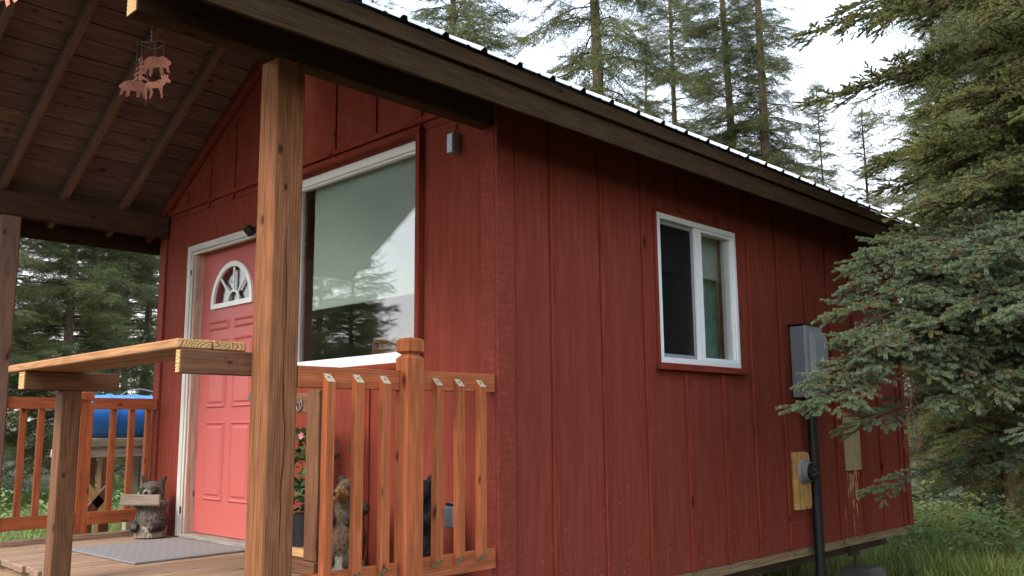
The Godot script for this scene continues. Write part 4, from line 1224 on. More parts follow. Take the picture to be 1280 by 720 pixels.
func build_barrel() -> void:
	# blue drum lying on a timber stand left of the porch
	var b := thing("blue_barrel", "blue plastic drum lying on its side on a timber stand behind the railing", "barrel", Vector3(0, 0, 0))
	var c0 := Vector3(-5.45, EY + 0.135, 0.0)
	var c1 := Vector3(-5.45, EY + 0.135, -0.86)
	var ax := (c1 - c0).normalized()
	var ln := (c1 - c0).length()
	var m := MB.new()
	var p := []
	var rr := []
	for q in [[0.0, 0.17], [0.02, 0.192], [0.10, 0.197], [0.30, 0.20], [0.32, 0.205], [0.34, 0.20], [0.64, 0.20], [0.66, 0.205], [0.68, 0.20], [0.90, 0.197], [0.98, 0.192], [1.0, 0.17]]:
		p.append(c0 + ax * ln * q[0]); rr.append(q[1])
	m.tube(p, rr, 40)
	put("drum", m.mesh(), M.blue_plastic, b)
	for q in [0.32, 0.60]:
		var h := MB.new()
		h.tube([c0 + ax * (ln * q - 0.02), c0 + ax * (ln * q - 0.012), c0 + ax * (ln * q + 0.012), c0 + ax * (ln * q + 0.02)], [0.202, 0.211, 0.211, 0.202], 40)
		put("hoop", h.mesh(), M.blue_plastic, b)
	var lab := MB.new()
	var la := 0.55
	for i in 6:
		var a0 := la - 0.13 * i
		var a1 := a0 - 0.13
		lab.quad(c0 + ax * 0.57 + Vector3(cos(a0), sin(a0), 0) * 0.207, c0 + ax * 0.66 + Vector3(cos(a0), sin(a0), 0) * 0.207, c0 + ax * 0.67 + Vector3(cos(a1), sin(a1), 0) * 0.207, c0 + ax * 0.58 + Vector3(cos(a1), sin(a1), 0) * 0.207, Vector3(cos(a0), sin(a0), 0))
	put("paper_label", lab.mesh(), M.white_label, b)
	wire(b, "hose", [Vector3(-5.5, EY + 0.33, -0.40), Vector3(-5.47, EY + 0.38, -0.46), Vector3(-5.42, EY + 0.395, -0.56), Vector3(-5.37, EY + 0.37, -0.66), Vector3(-5.33, EY + 0.30, -0.72)], 0.005, M.grey_plastic)
	var s := thing("barrel_stand", "grey timber stand with braced legs carrying the blue drum", "stand", Vector3(0, 0, 0))
	for x in [-5.62, -5.26]:
		slab("cradle_rail", Vector3(x - 0.045, -0.14, -0.98), Vector3(x + 0.045, -0.065, 0.10), M.grey_wood, s, 0.004)
		slab("side_rail", Vector3(x - 0.02, -0.235, -1.02), Vector3(x + 0.02, -0.16, 0.14), M.pale_wood, s, 0.004)
		for z in [-0.60, -0.20]:
			slab("leg", Vector3(x - 0.045, -1.5, z - 0.045), Vector3(x + 0.045, -0.237, z + 0.045), M.pale_wood if z < -0.4 else M.counter_leg, s, 0.004)
	for z in [-0.85, 0.05]:
		slab("cross_rail", Vector3(-5.70, -0.159, z - 0.045), Vector3(-5.16, -0.141, z + 0.045), M.grey_wood, s, 0.004)
	plank("brace", Vector3(0.04, 0.62, 0.09), Vector3(-5.19, EY - 0.50, -0.02), M.new_wood, s, 0.004, Basis(Vector3.RIGHT, 0.72))
	plank("brace", Vector3(0.04, 0.62, 0.09), Vector3(-5.19, EY - 0.74, -0.02), M.counter_leg, s, 0.004, Basis(Vector3.RIGHT, -0.72))
	slab("chock", Vector3(-5.24, -0.064, -0.66), Vector3(-5.16, 0.0, -0.54), M.grey_wood, s, 0.004)
	# garden hose and sticks on the grass
	var h := []
	for i in 22: h.append(Vector3(-5.0 - 0.25 * sin(i * 0.33), 0.02, 0.2 + i * 0.14))
	var hs := thing("garden_hose", "dark garden hose lying along the grass beside the deck", "hose", Vector3(0, 0, 0))
	wire(hs, "tube", h, 0.016, M.black_plastic)

func build_planter() -> void:
	var s := thing("plant_stand", "brown wooden plant stand behind the big porch post against the front wall", "stand", Vector3(0, 0, 0))
	slab("upright", Vector3(-1.155, -0.698, 0.31), Vector3(-1.035, 0.215, 0.35), M.counter_leg, s, 0.004, M.new_wood)
	slab("upright", Vector3(-1.56, -0.698, 0.31), Vector3(-1.47, 0.215, 0.35), M.counter_leg, s, 0.004)
	slab("top_board", Vector3(-1.4695, 0.09, 0.315), Vector3(-1.1555, 0.20, 0.345), M.counter_leg, s, 0.004)
	slab("shelf", Vector3(-1.5, -0.698, 0.105), Vector3(-1.16, -0.655, 0.305), M.new_wood, s, 0.004)
	slab("foot", Vector3(-1.74, -0.768, 0.04), Vector3(-1.02, -0.700, 0.37), M.counter_leg, s, 0.004)
	var cur := []
	for i in 18:
		var a := i * 0.42
		cur.append(Vector3(-1.235 + cos(a) * (0.008 + 0.0016 * i), EY + 0.135 + sin(a) * (0.010 + 0.0018 * i), 0.352))
	wire(s, "scroll_ornament", cur, 0.004, M.galvanized)
	var f := thing("flower_pot", "potted plant with pink blossoms on the wooden stand beside the porch post", "plant", Vector3(-1.37, EY - 0.654, 0.20))
	var pot := MB.new()
	pot.tube([Vector3(0, 0, 0), Vector3(0, 0.16, 0), Vector3(0, 0.18, 0)], [0.07, 0.095, 0.10], 18)
	put("pot", pot.mesh(), M.black_plastic, f)
	var lf := MB.new()
	var bl := MB.new()
	var r2 := RandomNumberGenerator.new()
	r2.seed = 19
	for i in 230:
		var p := Vector3(r2.randfn() * 0.05, 0.16 + r2.randf() * 0.48, r2.randfn() * 0.06)
		var d := Vector3(r2.randfn(), r2.randfn() * 0.6, r2.randfn()).normalized()
		var sd := d.cross(Vector3(r2.randfn(), r2.randfn(), r2.randfn())).normalized()
		lf.tint = Color(0.03, 0.07, 0.025).lerp(Color(0.07, 0.13, 0.04), r2.randf())
		var w := r2.randf_range(0.012, 0.02)
		lf.flat(p, p + d * 0.04 + sd * w, p + d * 0.075, d.cross(sd))
		lf.flat(p, p + d * 0.04 - sd * w, p + d * 0.075, d.cross(sd))
	for i in 7:
		var p := Vector3(r2.randfn() * 0.06, 0.22 + r2.randf() * 0.46, r2.randf_range(0.0, 0.12))
		bl.tint = Color(0.45, 0.12, 0.17).lerp(Color(0.55, 0.28, 0.28), r2.randf())
		var nb := Basis(Vector3(r2.randfn(), r2.randfn(), r2.randfn()).normalized(), r2.randf() * 3.0)
		for k in 6:
			var a := TAU * k / 6.0
			var d := nb * Vector3(cos(a), sin(a), 0.25)
			var e := nb * Vector3(cos(a + 0.5), sin(a + 0.5), 0.4)
			var e2 := nb * Vector3(cos(a - 0.5), sin(a - 0.5), 0.4)
			bl.flat(p, p + e * 0.017, p + d * 0.026, nb.z)
			bl.flat(p, p + e2 * 0.017, p + d * 0.026, nb.z)
	put("foliage", lf.mesh(), M.leaves, f)
	put("blossoms", bl.mesh(), M.leaves, f)

# ---------------------------------------------------------------- spruces
var shoot_meshes := []
var spray_meshes := []

func needle_blade(m: MB, p: Vector3, d: Vector3, w: float, ln: float, r: RandomNumberGenerator) -> void:
	var s := d.cross(Vector3(r.randfn(), r.randfn(), r.randfn())).normalized() * w
	m.flat(p + s, p - s, p + d * ln, s.cross(d))

func make_shoot(seed_: int) -> Mesh:        # one twig end of a near spruce, 8 cm long, bristling with needles
	var r := RandomNumberGenerator.new()
	r.seed = seed_
	var m := MB.new()
	m.tint = Color(0.5, 0.38, 0.25)
	m.tube([Vector3.ZERO, Vector3(0, 0.062, 0.003)], [0.0022, 0.0014], 4, false)
	for i in 210:
		var t := pow(r.randf(), 0.9)
		var a := r.randf() * TAU
		var out := Vector3(cos(a), 0, sin(a) * 0.9 + 0.25).normalized()
		var d := (out * r.randf_range(0.7, 1.0) + Vector3(0, r.randf_range(0.3, 0.8), 0)).normalized()
		var l := r.randf_range(0.7, 1.25)
		m.tint = Color(l * r.randf_range(0.9, 1.1), l, l * r.randf_range(0.85, 1.1))
		needle_blade(m, Vector3(0, t * 0.062, 0.004 * t), d, 0.0016, r.randf_range(0.012, 0.017) * (1.0 - 0.2 * t), r)
	return m.mesh()

func make_spray(seed_: int) -> Mesh:        # a branchlet of a farther spruce, 40 cm long
	var r := RandomNumberGenerator.new()
	r.seed = seed_
	var m := MB.new()
	var axes := [[Vector3.ZERO, Vector3(0, 0.40, 0)]]
	for i in 15:
		var t := 0.04 + 0.021 * i + r.randf() * 0.01
		var s := -1.0 if i % 2 else 1.0
		var l := (0.17 * (1.0 - t / 0.42) + 0.045) * r.randf_range(0.7, 1.15)
		axes.append([Vector3(0, t, 0), Vector3(s * l * 0.75, t + l * 0.66, r.randfn() * 0.03)])
	for ax in axes:
		var a: Vector3 = ax[0]
		var b: Vector3 = ax[1]
		var y := (b - a).normalized()
		m.tint = Color(0.6, 0.45, 0.35)
		var sd := y.cross(Vector3(0, 0, 1)).normalized() * 0.0022
		m.flat(a + sd, a - sd, b, Vector3(0, 0, 1))
		var n := int((b - a).length() / 0.0085)
		for i in n:
			var p := a.lerp(b, (i + r.randf()) / n)
			var v := Vector3(r.randfn(), r.randfn(), r.randfn()).normalized()
			v = (v - y * v.dot(y)).normalized()
			var l := r.randf_range(0.6, 1.3)
			m.tint = Color(l * r.randf_range(0.9, 1.15), l, l * r.randf_range(0.85, 1.1))
			needle_blade(m, p, (v * 0.9 + y * 0.6 + Vector3(0, 0, 0.15)).normalized(), 0.0034, r.randf_range(0.022, 0.036), r)
	return m.mesh()

func spruce(label: String, at: Vector2, h: float, base: float, rad: float, dens: float, tint_a: Color, tint_b: Color, seed_: int, o := {}) -> void:
	var r := RandomNumberGenerator.new()
	r.seed = seed_
	var t := thing("spruce_tree", label, "tree", Vector3(at.x, -0.05, at.y), o.get("group", "spruces around the cabin"))
	var tr: float = o.get("trunk", 0.011 * h)
	var tm := MB.new()
	var lean := Vector3(r.randfn(), 0, r.randfn()) * 0.012 * h
	var bend := Vector3(r.randfn(), 0, r.randfn()) * 0.008 * h
	var pts := []
	var rr := []
	for i in 13:
		var q := i / 12.0
		pts.append(lean * q + bend * sin(q * PI) + Vector3(0, q * h, 0))
		rr.append(tr * (1.0 - q) + 0.008 + (tr * 0.35 * (1.0 - q * 8.0) if q < 0.125 else 0.0))
	tm.tube(pts, rr, 12, false, 1.6)
	put("trunk", tm.mesh(), M.bark, t)
	var axis := func(y: float) -> Vector3:
		var q := clampf(y / h, 0.0, 1.0)
		return lean * q + bend * sin(q * PI) + Vector3(0, y, 0)
	var lm := MB.new()
	var bufs := [PackedFloat32Array(), PackedFloat32Array()]
	var y := base
	var gap: float = o.get("gap", 0.22)
	var droop: float = o.get("droop", 0.45)
	while y < h - 0.15:
		var q := (y - base) / (h - base)
		var n := 4 + r.randi() % 3
		var a0 := r.randf() * TAU
		for k in n:
			if r.randf() > dens: continue
			var az := a0 + TAU * k / n + r.randfn() * 0.25
			var out := Vector3(cos(az), 0, sin(az))
			var env := rad * pow(1.0 - q, 0.75) * (0.55 + 0.45 * smoothstep(0.0, 0.18, q))
			var l: float = (env * r.randf_range(0.55, 1.15)) + 0.12
			var st: Vector3 = axis.call(y + r.randf_range(-0.1, 0.1))
			var rise := lerpf(0.05, 0.55, q) * l
			var sag := droop * l * lerpf(1.2, 0.5, q)
			var f := func(u: float) -> Vector3: return st + out * l * u + Vector3(0, rise * u - sag * u * u * (1.3 - 0.5 * u), 0)
			var bp := []
			var br := []
			for i in 5:
				bp.append(f.call(i / 4.0)); br.append((0.006 + 0.007 * l) * (1.0 - 0.85 * i / 4.0))
			lm.tube(bp, br, 4, false, 1.0)
			var side := out.cross(Vector3.UP)
			var s0 := 0.22 if l > 0.7 else 0.1
			var stp: float = o.get("step", 0.11) / maxf(l, 0.3)
			var u := s0
			while u < 1.0:
				var p: Vector3 = f.call(u)
				var tan: Vector3 = (f.call(u + 0.02) - p).normalized()
				for s in [-1.0, 1.0]:
					if r.randf() < 0.14: continue
					var d: Vector3 = (tan * 0.65 + side * s * r.randf_range(0.5, 1.0) + Vector3(0, r.randf_range(-0.9, 0.2), 0)).normalized()
					var sc := lerpf(1.25, 0.75, u) * clampf(l / 1.0, 0.5, 1.15) * r.randf_range(0.7, 1.15)
					var b := along(d, Vector3(r.randfn() * 0.35, 1, r.randfn() * 0.35)).scaled_local(Vector3.ONE * sc)
					var c := tint_a.lerp(tint_b, r.randf())
					push(bufs[r.randi() % 2], b, p, c)
				u += stp
			var tip: Vector3 = f.call(0.93)
			push(bufs[r.randi() % 2], along((f.call(1.0) - f.call(0.85)) + Vector3(0, 0.06, 0), Vector3.UP).scaled_local(Vector3.ONE * 0.6), tip, tint_b)
		y += gap * r.randf_range(0.7, 1.3) * lerpf(1.0, 0.6, q)
	for i in 5:
		push(bufs[0], along(Vector3(r.randfn() * 0.25, 1, r.randfn() * 0.25)).scaled_local(Vector3.ONE * 0.6), axis.call(h - 0.25), tint_b)
	# dead lower limbs
	for i in int(o.get("dead", 14)):
		var yy := r.randf_range(0.6, maxf(1.5, base + 1.5))
		var az := r.randf() * TAU
		var l := r.randf_range(0.4, 1.5)
		var st: Vector3 = axis.call(yy)
		var d := Vector3(cos(az), r.randf_range(-0.45, 0.1), sin(az)) * l
		var mid := st + d * 0.5 + Vector3(0, r.randf_range(0.0, 0.12), 0)
		lm.tube([st, mid, st + d], [0.012, 0.007, 0.002], 4, false)
		for k in 7:
			var p := mid.lerp(st + d, r.randf_range(-0.5, 0.9))
			lm.tube([p, p + Vector3(r.randfn(), r.randfn() * 0.6 - 0.4, r.randfn()) * 0.12 * l], [0.004, 0.0012], 3, false)
	put("limbs", lm.mesh(), M.dead_twig if o.get("grey", false) else M.limb_bark, t)
	for i in 2:
		if bufs[i].size(): multi("crown", spray_meshes[i], M.needles, bufs[i], t).set_meta("kind", "stuff")

# a limb of the near spruce with its twigs; the shoots go into two buffers
func bough(lm: MB, bufs: Array, dead: MB, p0: Vector3, p1: Vector3, sag: float, width: float, r: RandomNumberGenerator, ca: Color, cb: Color, bare: float, r0: float) -> void:
	var ln := (p1 - p0).length()
	var mid := (p0 + p1) / 2 + Vector3(0, sag, 0)
	var f := func(u: float) -> Vector3: return p0.lerp(mid, u).lerp(mid.lerp(p1, u), u)
	var pts := []
	var rr := []
	for i in 13:
		pts.append(f.call(i / 12.0) + Vector3(r.randfn(), r.randfn(), r.randfn()) * 0.012)
		rr.append(lerpf(r0, 0.003, pow(i / 12.0, 0.8)))
	lm.tube(pts, rr, 7, false, 1.0)
	var u := 0.12
	var k := 0
	while u < 1.0:
		var p: Vector3 = f.call(u)
		var tan: Vector3 = (f.call(minf(u + 0.02, 1.0)) - f.call(u - 0.02)).normalized()
		var side := tan.cross(Vector3.UP).normalized() * (1.0 if k % 2 else -1.0)
		var l := (width * pow(1.0 - u, 0.6) + 0.09) * r.randf_range(0.55, 1.15)
		var d := (tan * r.randf_range(0.6, 1.0) + side * r.randf_range(0.6, 1.0) + Vector3(0, r.randf_range(-0.35, 0.40), 0)).normalized()
		var drop := r.randf_range(-0.05, 0.25)
		var leafless := u < bare or r.randf() < 0.05
		twig(lm, bufs, dead, p, d, l, drop, r, ca, cb, leafless, 0)
		u += 0.031 / ln * r.randf_range(0.7, 1.3)
		k += 1
	twig(lm, bufs, dead, f.call(0.97), (p1 - f.call(0.9)).normalized(), 0.14, 0.0, r, ca, cb, false, 1)

func shade_of_green(ca: Color, cb: Color, r: RandomNumberGenerator) -> Color:
	var k := r.randf()
	if k < 0.02: return Color(0.20, 0.12, 0.06)            # a browned shoot
	if k < 0.10: return Color(0.21, 0.21, 0.09)          # a yellowed one
	return ca.lerp(cb, r.randf())

func twig(lm: MB, bufs: Array, dead: MB, p: Vector3, d: Vector3, l: float, drop: float, r: RandomNumberGenerator, ca: Color, cb: Color, leafless: bool, level: int) -> void:
	var e := func(t: float) -> Vector3: return p + d * l * t + Vector3(0, -drop * l * t * t, 0)
	(dead if leafless else lm).tube([p, e.call(0.5), e.call(1.0)], [0.003 + 0.004 * l, 0.0025 + 0.002 * l, 0.0012], 4, false)
	var side := d.cross(Vector3.UP).normalized()
	var t := 0.12 if level else 0.18
	var k := 0
	while t < 1.0:
		var q: Vector3 = e.call(t)
		var s := side * (1.0 if k % 2 else -1.0)
		var dd := (d * r.randf_range(0.7, 1.0) + s * r.randf_range(0.45, 0.85) + Vector3(0, r.randf_range(-0.25, 0.35) - drop * t, 0)).normalized()
		if leafless:
			if level == 0 and r.randf() < 0.5: dead.tube([q, q + dd * r.randf_range(0.03, 0.14)], [0.0022, 0.0008], 3, false)
		elif level == 0 and l > 0.22 and t < 0.8 and k % 2 == 0:
			twig(lm, bufs, dead, q, dd, l * 0.42 * (1.1 - t) + 0.05, drop, r, ca, cb, false, 1)
		else:
			var sc := r.randf_range(0.6, 1.15)
			push(bufs[r.randi() % 2], along(dd, Vector3(r.randfn() * 0.3, 1, r.randfn() * 0.3)).scaled_local(Vector3(1, sc, 1) * r.randf_range(0.85, 1.1)), q, shade_of_green(ca, cb, r))
		t += 0.030 / l * r.randf_range(0.8, 1.25)
		k += 1
	if not leafless:
		push(bufs[r.randi() % 2], along((e.call(1.0) - e.call(0.8))), e.call(0.97), shade_of_green(ca, cb, r))

func near_spruce() -> void:
	var r := RandomNumberGenerator.new()
	r.seed = 77
	var base := Vector3(2.62, 0, -4.25)
	var t := thing("near_spruce", "large close spruce at the right reaching blue green boughs over the red wall", "tree", base)
	var tm := MB.new()
	var pts := []
	var rr := []
	for i in 12:
		pts.append(Vector3(0.02 * sin(i), i * 1.0 - 0.1, 0.02 * cos(i * 1.7))); rr.append(0.17 * (1.0 - i / 11.5) + 0.01)
	tm.tube(pts, rr, 14, false, 1.6)
	put("trunk", tm.mesh(), M.bark, t)
	var blue_a := Color(0.14, 0.175, 0.09)
	var blue_b := Color(0.20, 0.26, 0.175)
	var yel_a := Color(0.15, 0.17, 0.06)
	var yel_b := Color(0.25, 0.255, 0.095)
	# tip, height at the trunk, arch, half width, colours, bare share
	var list := [
		[Vector3(1.0, 1.60, -1.23), 2.5, 0.25, 0.62, blue_a, blue_b, 0.25],
		[Vector3(1.04, 2.10, -1.58), 2.9, 0.22, 0.60, blue_a, blue_b, 0.25],
		[Vector3(0.99, 2.40, -1.88), 3.0, 0.18, 0.60, blue_a, blue_b, 0.22],
		[Vector3(1.12, 1.50, -1.55), 2.2, 0.15, 0.45, blue_a, blue_b, 0.3],
		[Vector3(0.91, 1.12, -2.23), 1.7, 0.12, 0.22, blue_a, blue_b, 0.45],
		[Vector3(1.30, 1.90, -1.45), 2.7, 0.2, 0.55, blue_a, blue_b, 0.25],
		[Vector3(1.12, 1.96, -1.48), 2.8, 0.2, 0.55, blue_a, blue_b, 0.25],
		[Vector3(1.0, 1.72, -1.30), 2.6, 0.22, 0.50, blue_a, blue_b, 0.25],
		[Vector3(1.08, 2.28, -1.75), 3.0, 0.2, 0.50, blue_a, blue_b, 0.25],
		[Vector3(1.45, 1.62, -1.75), 2.4, 0.2, 0.50, blue_a, blue_b, 0.3],
		[Vector3(1.70, 2.10, -1.75), 2.8, 0.2, 0.55, blue_a, blue_b, 0.25],
		[Vector3(1.02, 3.11, -2.33), 3.7, 0.15, 0.55, yel_a, yel_b, 0.2],
		[Vector3(1.43, 3.30, -2.11), 3.9, 0.15, 0.55, yel_a, yel_b, 0.2],
		[Vector3(0.85, 2.65, -2.78), 3.3, 0.15, 0.50, blue_a, yel_b, 0.2],
		[Vector3(0.79, 3.91, -1.93), 4.6, 0.18, 0.40, yel_a, yel_b, 0.3],
		[Vector3(0.50, 3.69, -2.54), 4.3, 0.15, 0.40, yel_a, yel_b, 0.3],
		[Vector3(1.52, 3.95, -1.82), 4.7, 0.15, 0.42, yel_a, yel_b, 0.3],
		[Vector3(1.78, 2.30, -1.55), 3.1, 0.2, 0.50, blue_a, blue_b, 0.2],
		[Vector3(2.00, 1.98, -1.30), 2.7, 0.2, 0.40, blue_a, blue_b, 0.3],
		[Vector3(1.62, 2.78, -1.95), 3.4, 0.15, 0.52, blue_a, yel_b, 0.2],
		[Vector3(1.15, 2.75, -2.30), 3.3, 0.15, 0.52, blue_a, yel_b, 0.2],
		[Vector3(2.05, 3.10, -1.90), 3.8, 0.15, 0.50, yel_a, yel_b, 0.25],
		[Vector3(0.70, 3.20, -3.30), 3.7, 0.15, 0.45, yel_a, yel_b, 0.25],
		[Vector3(0.75, 4.30, -2.60), 5.0, 0.15, 0.42, yel_a, yel_b, 0.3],
		[Vector3(1.95, 3.60, -1.70), 4.4, 0.15, 0.45, yel_a, yel_b, 0.4],
		[Vector3(1.55, 1.25, -2.40), 1.9, 0.12, 0.30, blue_a, blue_b, 0.5],
		[Vector3(1.85, 1.45, -1.95), 2.1, 0.12, 0.35, blue_a, blue_b, 0.5],
	]
	for i in 9:      # the sides of the tree that face away
		var a := r.randf_range(-0.9, 3.6)
		var l := r.randf_range(1.6, 2.6)
		var h := r.randf_range(2.8, 7.5)
		list.append([base + Vector3(cos(-a) * l, h - 0.7, sin(-a) * l), h, 0.15, 0.45, blue_a, yel_b, 0.3])
	for q in list:
		var lm := MB.new()
		var dead := MB.new()
		var bufs := [PackedFloat32Array(), PackedFloat32Array()]
		bough(lm, bufs, dead, Vector3(0, q[1], 0), (q[0] as Vector3) - base, q[2], q[3], r, q[4], q[5], q[6], 0.028)
		var b := put("bough", lm.mesh(), M.limb_bark, t)
		if dead.v.size(): put("bare_twigs", dead.mesh(), M.limb_bark, b)
		for i in 2: multi("foliage", shoot_meshes[i], M.needles, bufs[i], b).set_meta("kind", "stuff")
	# a dead rust coloured twig hanging from the bough
	var dm := MB.new()
	var p0 := Vector3(1.36, 1.90, -1.72) - base
	var path := [p0]
	for i in 8: path.append(path[-1] + Vector3(r.randfn() * 0.012, -0.062, r.randfn() * 0.012))
	var rads := []
	for i in path.size(): rads.append(0.005 - 0.0004 * i)
	dm.tube(path, rads, 5, false)
	for i in range(1, path.size()):
		for k in 4:
			var d := Vector3(r.randfn(), -0.8, r.randfn()).normalized() * r.randf_range(0.06, 0.16)
			var s: Vector3 = path[i]
			dm.tube([s, s + d * 0.5 + Vector3(r.randfn(), 0, r.randfn()) * 0.01, s + d], [0.002, 0.0015, 0.0007], 3, false)
			for j in 3:
				var e := s + d * r.randf_range(0.3, 1.0)
				dm.tube([e, e + Vector3(r.randfn(), r.randfn() - 0.3, r.randfn()) * 0.03], [0.001, 0.0005], 3, false)
	put("dead_twig", dm.mesh(), M.rust_twig, t)

func build_trees() -> void:
	shoot_meshes = [make_shoot(1), make_shoot(2)]
	spray_meshes = [make_spray(3), make_spray(4)]
	near_spruce()
	var ga := Color(0.115, 0.14, 0.055)      # one range of needle colours for every spruce
	var gb := Color(0.18, 0.20, 0.085)
	# behind the roof, from left to right
	var back := "spruces behind the cabin roof"
	spruce("spruce tip just showing above the roof edge left of the dense crown", Vector2(-9.76, -6.84), 11.0, 2.0, 1.3, 0.95, ga, gb, 101, {"group": back})
	spruce("dense spruce crown rising just behind the middle of the roof edge", Vector2(-7.3, -6.42), 12.0, 2.0, 2.0, 1.0, ga, gb, 102, {"group": back, "gap": 0.2})
	spruce("tall sparse spruce with a bare grey trunk behind the roof", Vector2(-5.06, -7.19), 15.0, 3.5, 1.9, 0.9, ga, gb, 103, {"group": back, "trunk": 0.14, "droop": 0.85, "gap": 0.3})
	spruce("slender light green spruce between the two trunked spruces", Vector2(-6.99, -12.37), 15.0, 4.0, 1.3, 0.85, ga, gb, 104, {"group": back, "trunk": 0.10})
	spruce("tall spruce, left of the pair of trunks beside the bright sky gap", Vector2(-5.3, -11.6), 16.0, 3.5, 1.55, 0.9, ga, gb, 105, {"group": back, "trunk": 0.12})
	spruce("tall spruce, right of the pair of trunks beside the bright sky gap", Vector2(-4.53, -11.24), 15.5, 4.2, 1.15, 0.75, ga, gb, 106, {"group": back, "trunk": 0.13})
	spruce("thin young spruce standing alone against the bright sky gap", Vector2(-5.71, -16.43), 9.6, 2.5, 1.1, 0.9, ga, gb, 107, {"group": back, "trunk": 0.06})
	spruce("small far spruce low behind the roof edge beside the young spruce", Vector2(-4.06, -14.6), 8.0, 1.0, 1.2, 0.9, ga, gb, 108, {"group": back})
	spruce("far spruce filling in behind the sparse grey trunk", Vector2(-9.83, -15.24), 12.0, 3.0, 1.2, 0.8, ga, gb, 109, {"group": back})
	# right of the cabin
	var rt := "spruces beyond the right end of the cabin"
	spruce("bushy spruce close behind the far corner of the cabin", Vector2(0.55, -7.6), 11.0, 2.3, 2.1, 1.0, ga, gb, 110, {"group": rt, "gap": 0.2, "dead": 40, "trunk": 0.085})
	spruce("dark spruce with its bare trunk at the right edge of the picture", Vector2(1.25, -8.6), 12.0, 2.4, 2.0, 1.0, ga, gb, 111, {"group": rt, "gap": 0.22, "dead": 60, "trunk": 0.16})
	spruce("dim spruce standing in the shade beyond the grass at the right", Vector2(-1.6, -11.8), 9.5, 0.8, 1.4, 1.0, ga, gb, 112, {"group": rt, "dead": 40})
	spruce("second dim spruce in the shade nearer the right edge", Vector2(-0.9, -11.5), 12.0, 0.8, 1.9, 1.0, ga, gb, 113, {"group": rt, "dead": 40})
	spruce("dim spruce at the very right behind the bare trunk", Vector2(0.9, -11.5), 12.0, 0.8, 1.9, 1.0, ga, gb, 114, {"group": rt, "dead": 40})
	var far_labels := ["far spruce in the wood just right of the far cabin corner", "far spruce in the wood straight behind the bare trunk at right", "farthest spruce glimpsed past the right end of the roof", "far spruce hidden behind the close boughs at the right edge", "spruce behind the close boughs at the very right edge"]
	var fi := -1
	for q in [Vector2(-1.7, -15.5), Vector2(0.6, -16.0), Vector2(-3.3, -17.0), Vector2(2.6, -14.5), Vector2(2.9, -9.5)]:
		fi += 1
		spruce(far_labels[fi], q, rng.randf_range(9, 12), 0.6, 1.9, 1.0, ga, gb, 120 + int(q.x * 10), {"group": "far dark spruces on the right"})
	# left of the porch
	var lf := "spruces seen through the porch"
	spruce("spruce with a straight pale grey trunk seen through the porch", Vector2(-18.43, -5.48), 18.2, 5.0, 2.0, 0.75, ga, gb, 130, {"group": lf, "trunk": 0.125, "dead": 50})
	spruce("bushy light green spruce left of the pale trunk", Vector2(-16.94, -3.95), 11.2, 1.1, 2.1, 0.85, ga, gb, 131, {"group": lf, "dead": 30})
	spruce("leaning thin spruce beside the far porch post", Vector2(-19.20, -3.16), 14.0, 1.4, 2.1, 0.75, ga, gb, 132, {"group": lf, "dead": 30})
	spruce("dark spruce with dead grey twigs right of the pale trunk", Vector2(-21.59, -7.65), 12.6, 2.4, 2.5, 0.7, ga, gb, 133, {"group": lf, "dead": 60, "grey": true})
	spruce("dark spruce nearest the cabin corner behind the barrel", Vector2(-17.81, -7.80), 10.5, 1.0, 2.0, 0.75, ga, gb, 134, {"group": lf, "dead": 30})
	spruce("spruce hidden mostly by the far porch post", Vector2(-16.65, -1.71), 12.6, 1.2, 2.2, 0.75, ga, gb, 135, {"group": lf, "dead": 30})
	var deep_labels := ["deep wood spruce seen left of the pale trunk through the porch", "far deep wood spruce seen right of the pale trunk", "farthest deep wood spruce seen beside the red corner trim", "deep wood spruce seen beside the far porch post"]
	fi = -1
	for q in [Vector2(-21.23, -2.50), Vector2(-30.07, -8.61), Vector2(-32.41, -11.73), Vector2(-22.45, -0.26)]:
		fi += 1
		spruce(deep_labels[fi], q, rng.randf_range(12, 16), 0.7, 2.4, 0.75, ga, gb, 150 + int(-q.x * 10), {"group": "deep wood beyond the porch", "dead": 20})
	# across the clearing in front of the porch, seen in the big window
	var k := 0
	for q in [[Vector2(-13.5, 7.6), 8.0], [Vector2(-12.9, 8.2), 7.4], [Vector2(-16.5, 11.2), 5.2], [Vector2(-11.6, 6.2), 5.0], [Vector2(-17.5, 14.5), 4.6], [Vector2(-17, 9.0), 6.5], [Vector2(-13, 13.5), 4.2], [Vector2(-14.2, 5.0), 6.5], [Vector2(-20, 14), 4.0]]:
		spruce("spruce across the clearing mirrored in the big front window", q[0], q[1], 0.4, 1.5, 0.85, ga, gb, 170 + k, {"group": "spruces across the clearing"})
		k += 1
	# the wood that shades the side wall and shows in its window
	for q in [Vector2(5.2, -9.6), Vector2(6.6, -11.5), Vector2(4.2, -13.0), Vector2(8.5, -7.0), Vector2(10.6, -3.0), Vector2(13.0, 1.0), Vector2(12.0, -5.8)]:
		spruce("spruce of the wood to the right of the clearing opposite the side wall", q, rng.randf_range(10, 13), 0.8, 2.2, 1.0, ga, gb, 190 + k, {"group": "wood opposite the side wall"})
		k += 1
	build_grass()

